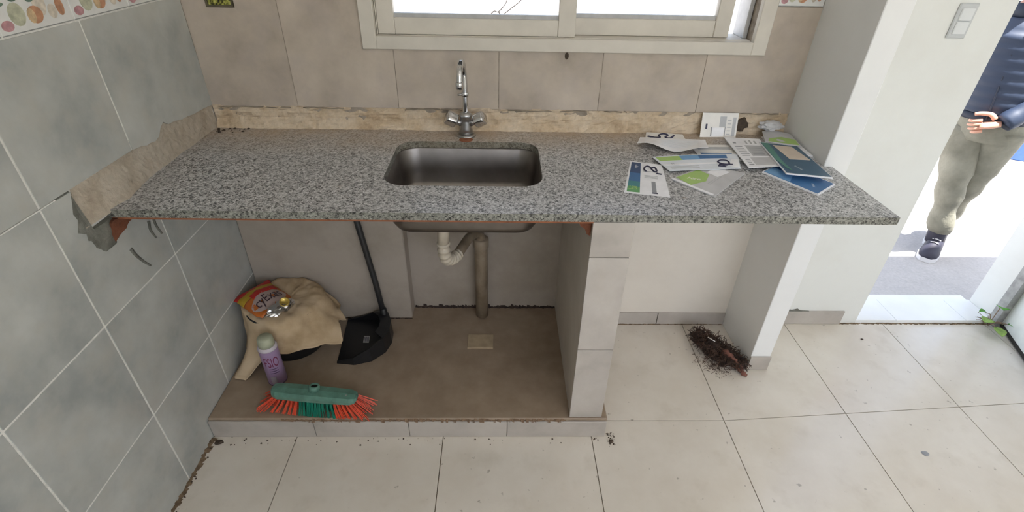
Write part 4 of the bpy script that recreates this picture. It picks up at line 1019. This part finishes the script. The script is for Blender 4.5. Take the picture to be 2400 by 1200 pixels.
tube('nose', nose, [.007, .010, .013, .008], 'skin', body, seg=8)
tube('mouth', [hc+F_*.082+L_*-.020+Vector((0, 0, -.055)), hc+F_*.090+Vector((0, 0, -.056)), hc+F_*.082+L_*.020+Vector((0, 0, -.055))], [.003, .006, .003], 'lip', body, seg=6)
# hands
def hand(wr, fwd_, side_, nrm_, name='hand'):
    mb = MB()
    palm = [wr, wr+fwd_*.03, wr+fwd_*.065, wr+fwd_*.082]
    mb.add(*tubeg(palm, [(.015, .022), (.017, .034), (.016, .038), (.011, .034)], 12))
    for k, (o_, l_) in enumerate(((-.027, .060), (-.009, .066), (.010, .062), (.027, .050))):
        p0 = wr+fwd_*.070+side_*o_; d = (fwd_+side_*o_*2.2).normalized()
        p1 = p0+d*l_*.42; p2 = p1+(d*.86-nrm_*.5)*l_*.32; p3 = p2+(d*.55-nrm_*.8)*l_*.26
        mb.add(*tubeg(spline([p0, p1, p2, p3], 4), lambda t: .0098-.0025*t, 8))
    t0 = wr+fwd_*.022-side_*.026; mb.add(*tubeg(spline([t0, t0+(fwd_*.5-side_*.85)*.030, t0+(fwd_*.85-side_*.60)*.062, t0+(fwd_*.95-side_*.45)*.082], 4), lambda t: .0130-.0045*t, 8))
    return mb.build(name, 'skin', body, smooth=True)
wl_ = Q(.150, .062, .866)
hand(wl_, (L_*-.86+F_*.20+Vector((0, 0, -.30))).normalized(), (Vector((0, 0, -1))*.9+L_*.35).normalized(), (F_*.9+L_*.1), 'hand')
hand(Q(.02, -.235, .84), Vector((0, 0, -1)), F_, L_*-1, 'hand')
# trousers: hips and two legs
def ringloft(name, rings, mat, parent, seg=20, **kw):
    loops = []
    for c, rf, rl in rings: loops.append([c+F_*rf*math.cos(2*PI*k/seg)+L_*rl*math.sin(2*PI*k/seg) for k in range(seg)])
    v, f = loft(loops); return mesh(name, v, f, mat, parent, smooth=True, **kw)
tr = ringloft('trousers', [(Q(-.01, 0, .94), .115, .150), (Q(-.01, 0, .86), .125, .165), (Q(-.01, 0, .78), .128, .168), (Q(-.01, 0, .74), .118, .160)], 'trousers', ps)
for s, fk, ff_ in ((-1, .055, .0), (1, -.06, -.22)):
    rr = []
    for k in range(19):
        t = k/18; z = .80-.645*t
        if t < .49: u = t/.49; f_ = -.01+(fk+.01)*u; l_ = s*(.078-.033*u) if s < 0 else .078-.048*u
        else: u = (t-.49)/.51; f_ = fk+(ff_-fk)*u; l_ = s*(.045-.015*u) if s < 0 else .03-.07*u
        r = .108-.036*min(1, t*1.5)-.010*t+.007*math.sin(t*23)*(t > .35)+(.006 if t > .93 else 0)
        rr.append((Q(f_, l_, z), r, r*.98))
    ringloft('trouser_leg', rr, 'trousers', tr)
    a = Q(ff_, (-.03 if s < 0 else -.04), 0); n_ = 10
    def sh_ring(ft, hw, zt): return [a+F_*ft+L_*(hw*math.cos(q)*1.0)+Vector((0, 0, .022+max(0, math.sin(q))*(zt-.022)+min(0, math.sin(q))*.0)) for q in [2*PI*k/16 for k in range(16)]]
    sh = MB(); sh.add(*loft([sh_ring(-.078, .026, .070), sh_ring(-.068, .044, .135), sh_ring(-.01, .048, .145), sh_ring(.035, .050, .118), sh_ring(.085, .052, .088), sh_ring(.135, .047, .066), sh_ring(.165, .026, .045)]))
    so2 = sh.build('shoe', 'shoe', ps, smooth=True)
    ol = [(-.083, .030), (-.072, .047), (.0, .051), (.085, .055), (.140, .049), (.170, .026)]
    pl = [a+F_*x+L_*y for x, y in ol]+[a+F_*x-L_*y for x, y in ol[::-1]]
    v = [p+Vector((0, 0, .001)) for p in pl]+[p+Vector((0, 0, .026)) for p in pl]; m_ = len(pl)
    mesh('sole', v, [tuple(range(m_))[::-1], tuple(range(m_, 2*m_))]+[(k, (k+1) % m_, m_+(k+1) % m_, m_+k) for k in range(m_)], 'sole', so2)
    for k in range(4):
        c = a+F_*(.015+.020*k)+Vector((0, 0, .138-.014*k)); tube('lace', [c-L_*.022, c+Vector((0, 0, .004)), c+L_*.022], .003, 'sole', so2, seg=5)
    ringloft('boot_shaft', [(Q(ff_-.01, (-.03 if s < 0 else -.04), .07), .056, .050), (Q(ff_-.005, (-.03 if s < 0 else -.04), .13), .054, .050), (Q(ff_*.98, (-.03 if s < 0 else -.04), .21), .052, .050)], 'shoe', so2, seg=12)
# quilted jacket
rr = []
NZ = 46
for k in range(NZ+1):
    t = k/NZ; z = .865+.47*t
    rl = .170+.012*t-.075*sm(.80, 1.0, t); rf = .130+.006*math.sin(t*3)-.045*sm(.82, 1, t)
    puff = .0075*abs(math.sin(t*PI*9))
    if t < .05: puff = -.006
    rr.append((Q(-.005, 0, z), rf+puff, rl+puff))
jk = ringloft('jacket', rr, 'jacket', ps, seg=32)
ringloft('hem_band', [(Q(-.005, 0, .850), .126, .166), (Q(-.005, 0, .885), .132, .172)], 'jacket_dark', jk, seg=32)
ringloft('stand_collar', [(Q(-.005, 0, 1.325), .080, .090), (Q(0, 0, 1.36), .070, .076), (Q(.0, 0, 1.395), .066, .070), (Q(0, 0, 1.396), .058, .062), (Q(0, 0, 1.35), .058, .062)], 'jacket_dark', jk)
tube('zip', [Q(.132+.003*math.sin(k*.6), .0, .87+.44*k/12) if k < 10 else Q(.132-.025*(k-9), .0, .87+.44*k/12) for k in range(13)], .004, 'jacket_dark', jk, seg=6)
for a, b, c in ((Q(-.01, .150, 1.285), Q(-.02, .230, 1.05), Q(.148, .070, .870)), (Q(-.01, -.150, 1.285), Q(-.06, -.230, 1.05), Q(.015, -.238, .86))):
    pts = spline([a, (a+b)/2+L_*.01*(1 if a.dot(L_) > b.dot(L_) else 1), b, (b+c)/2, c], 8)
    tube('sleeve', pts, lambda t: .070-.026*t+.004*abs(math.sin(t*PI*8)), 'jacket', jk, seg=16)
    tube('cuff', [pts[-3], pts[-1]], .040, 'jacket_dark', jk, seg=16)
tube('ear_cord', spline([Q(.10, .05, 1.40), Q(.13, .055, 1.33), Q(.13, .03, 1.30)], 5), .0025, 'sole', jk, seg=5)
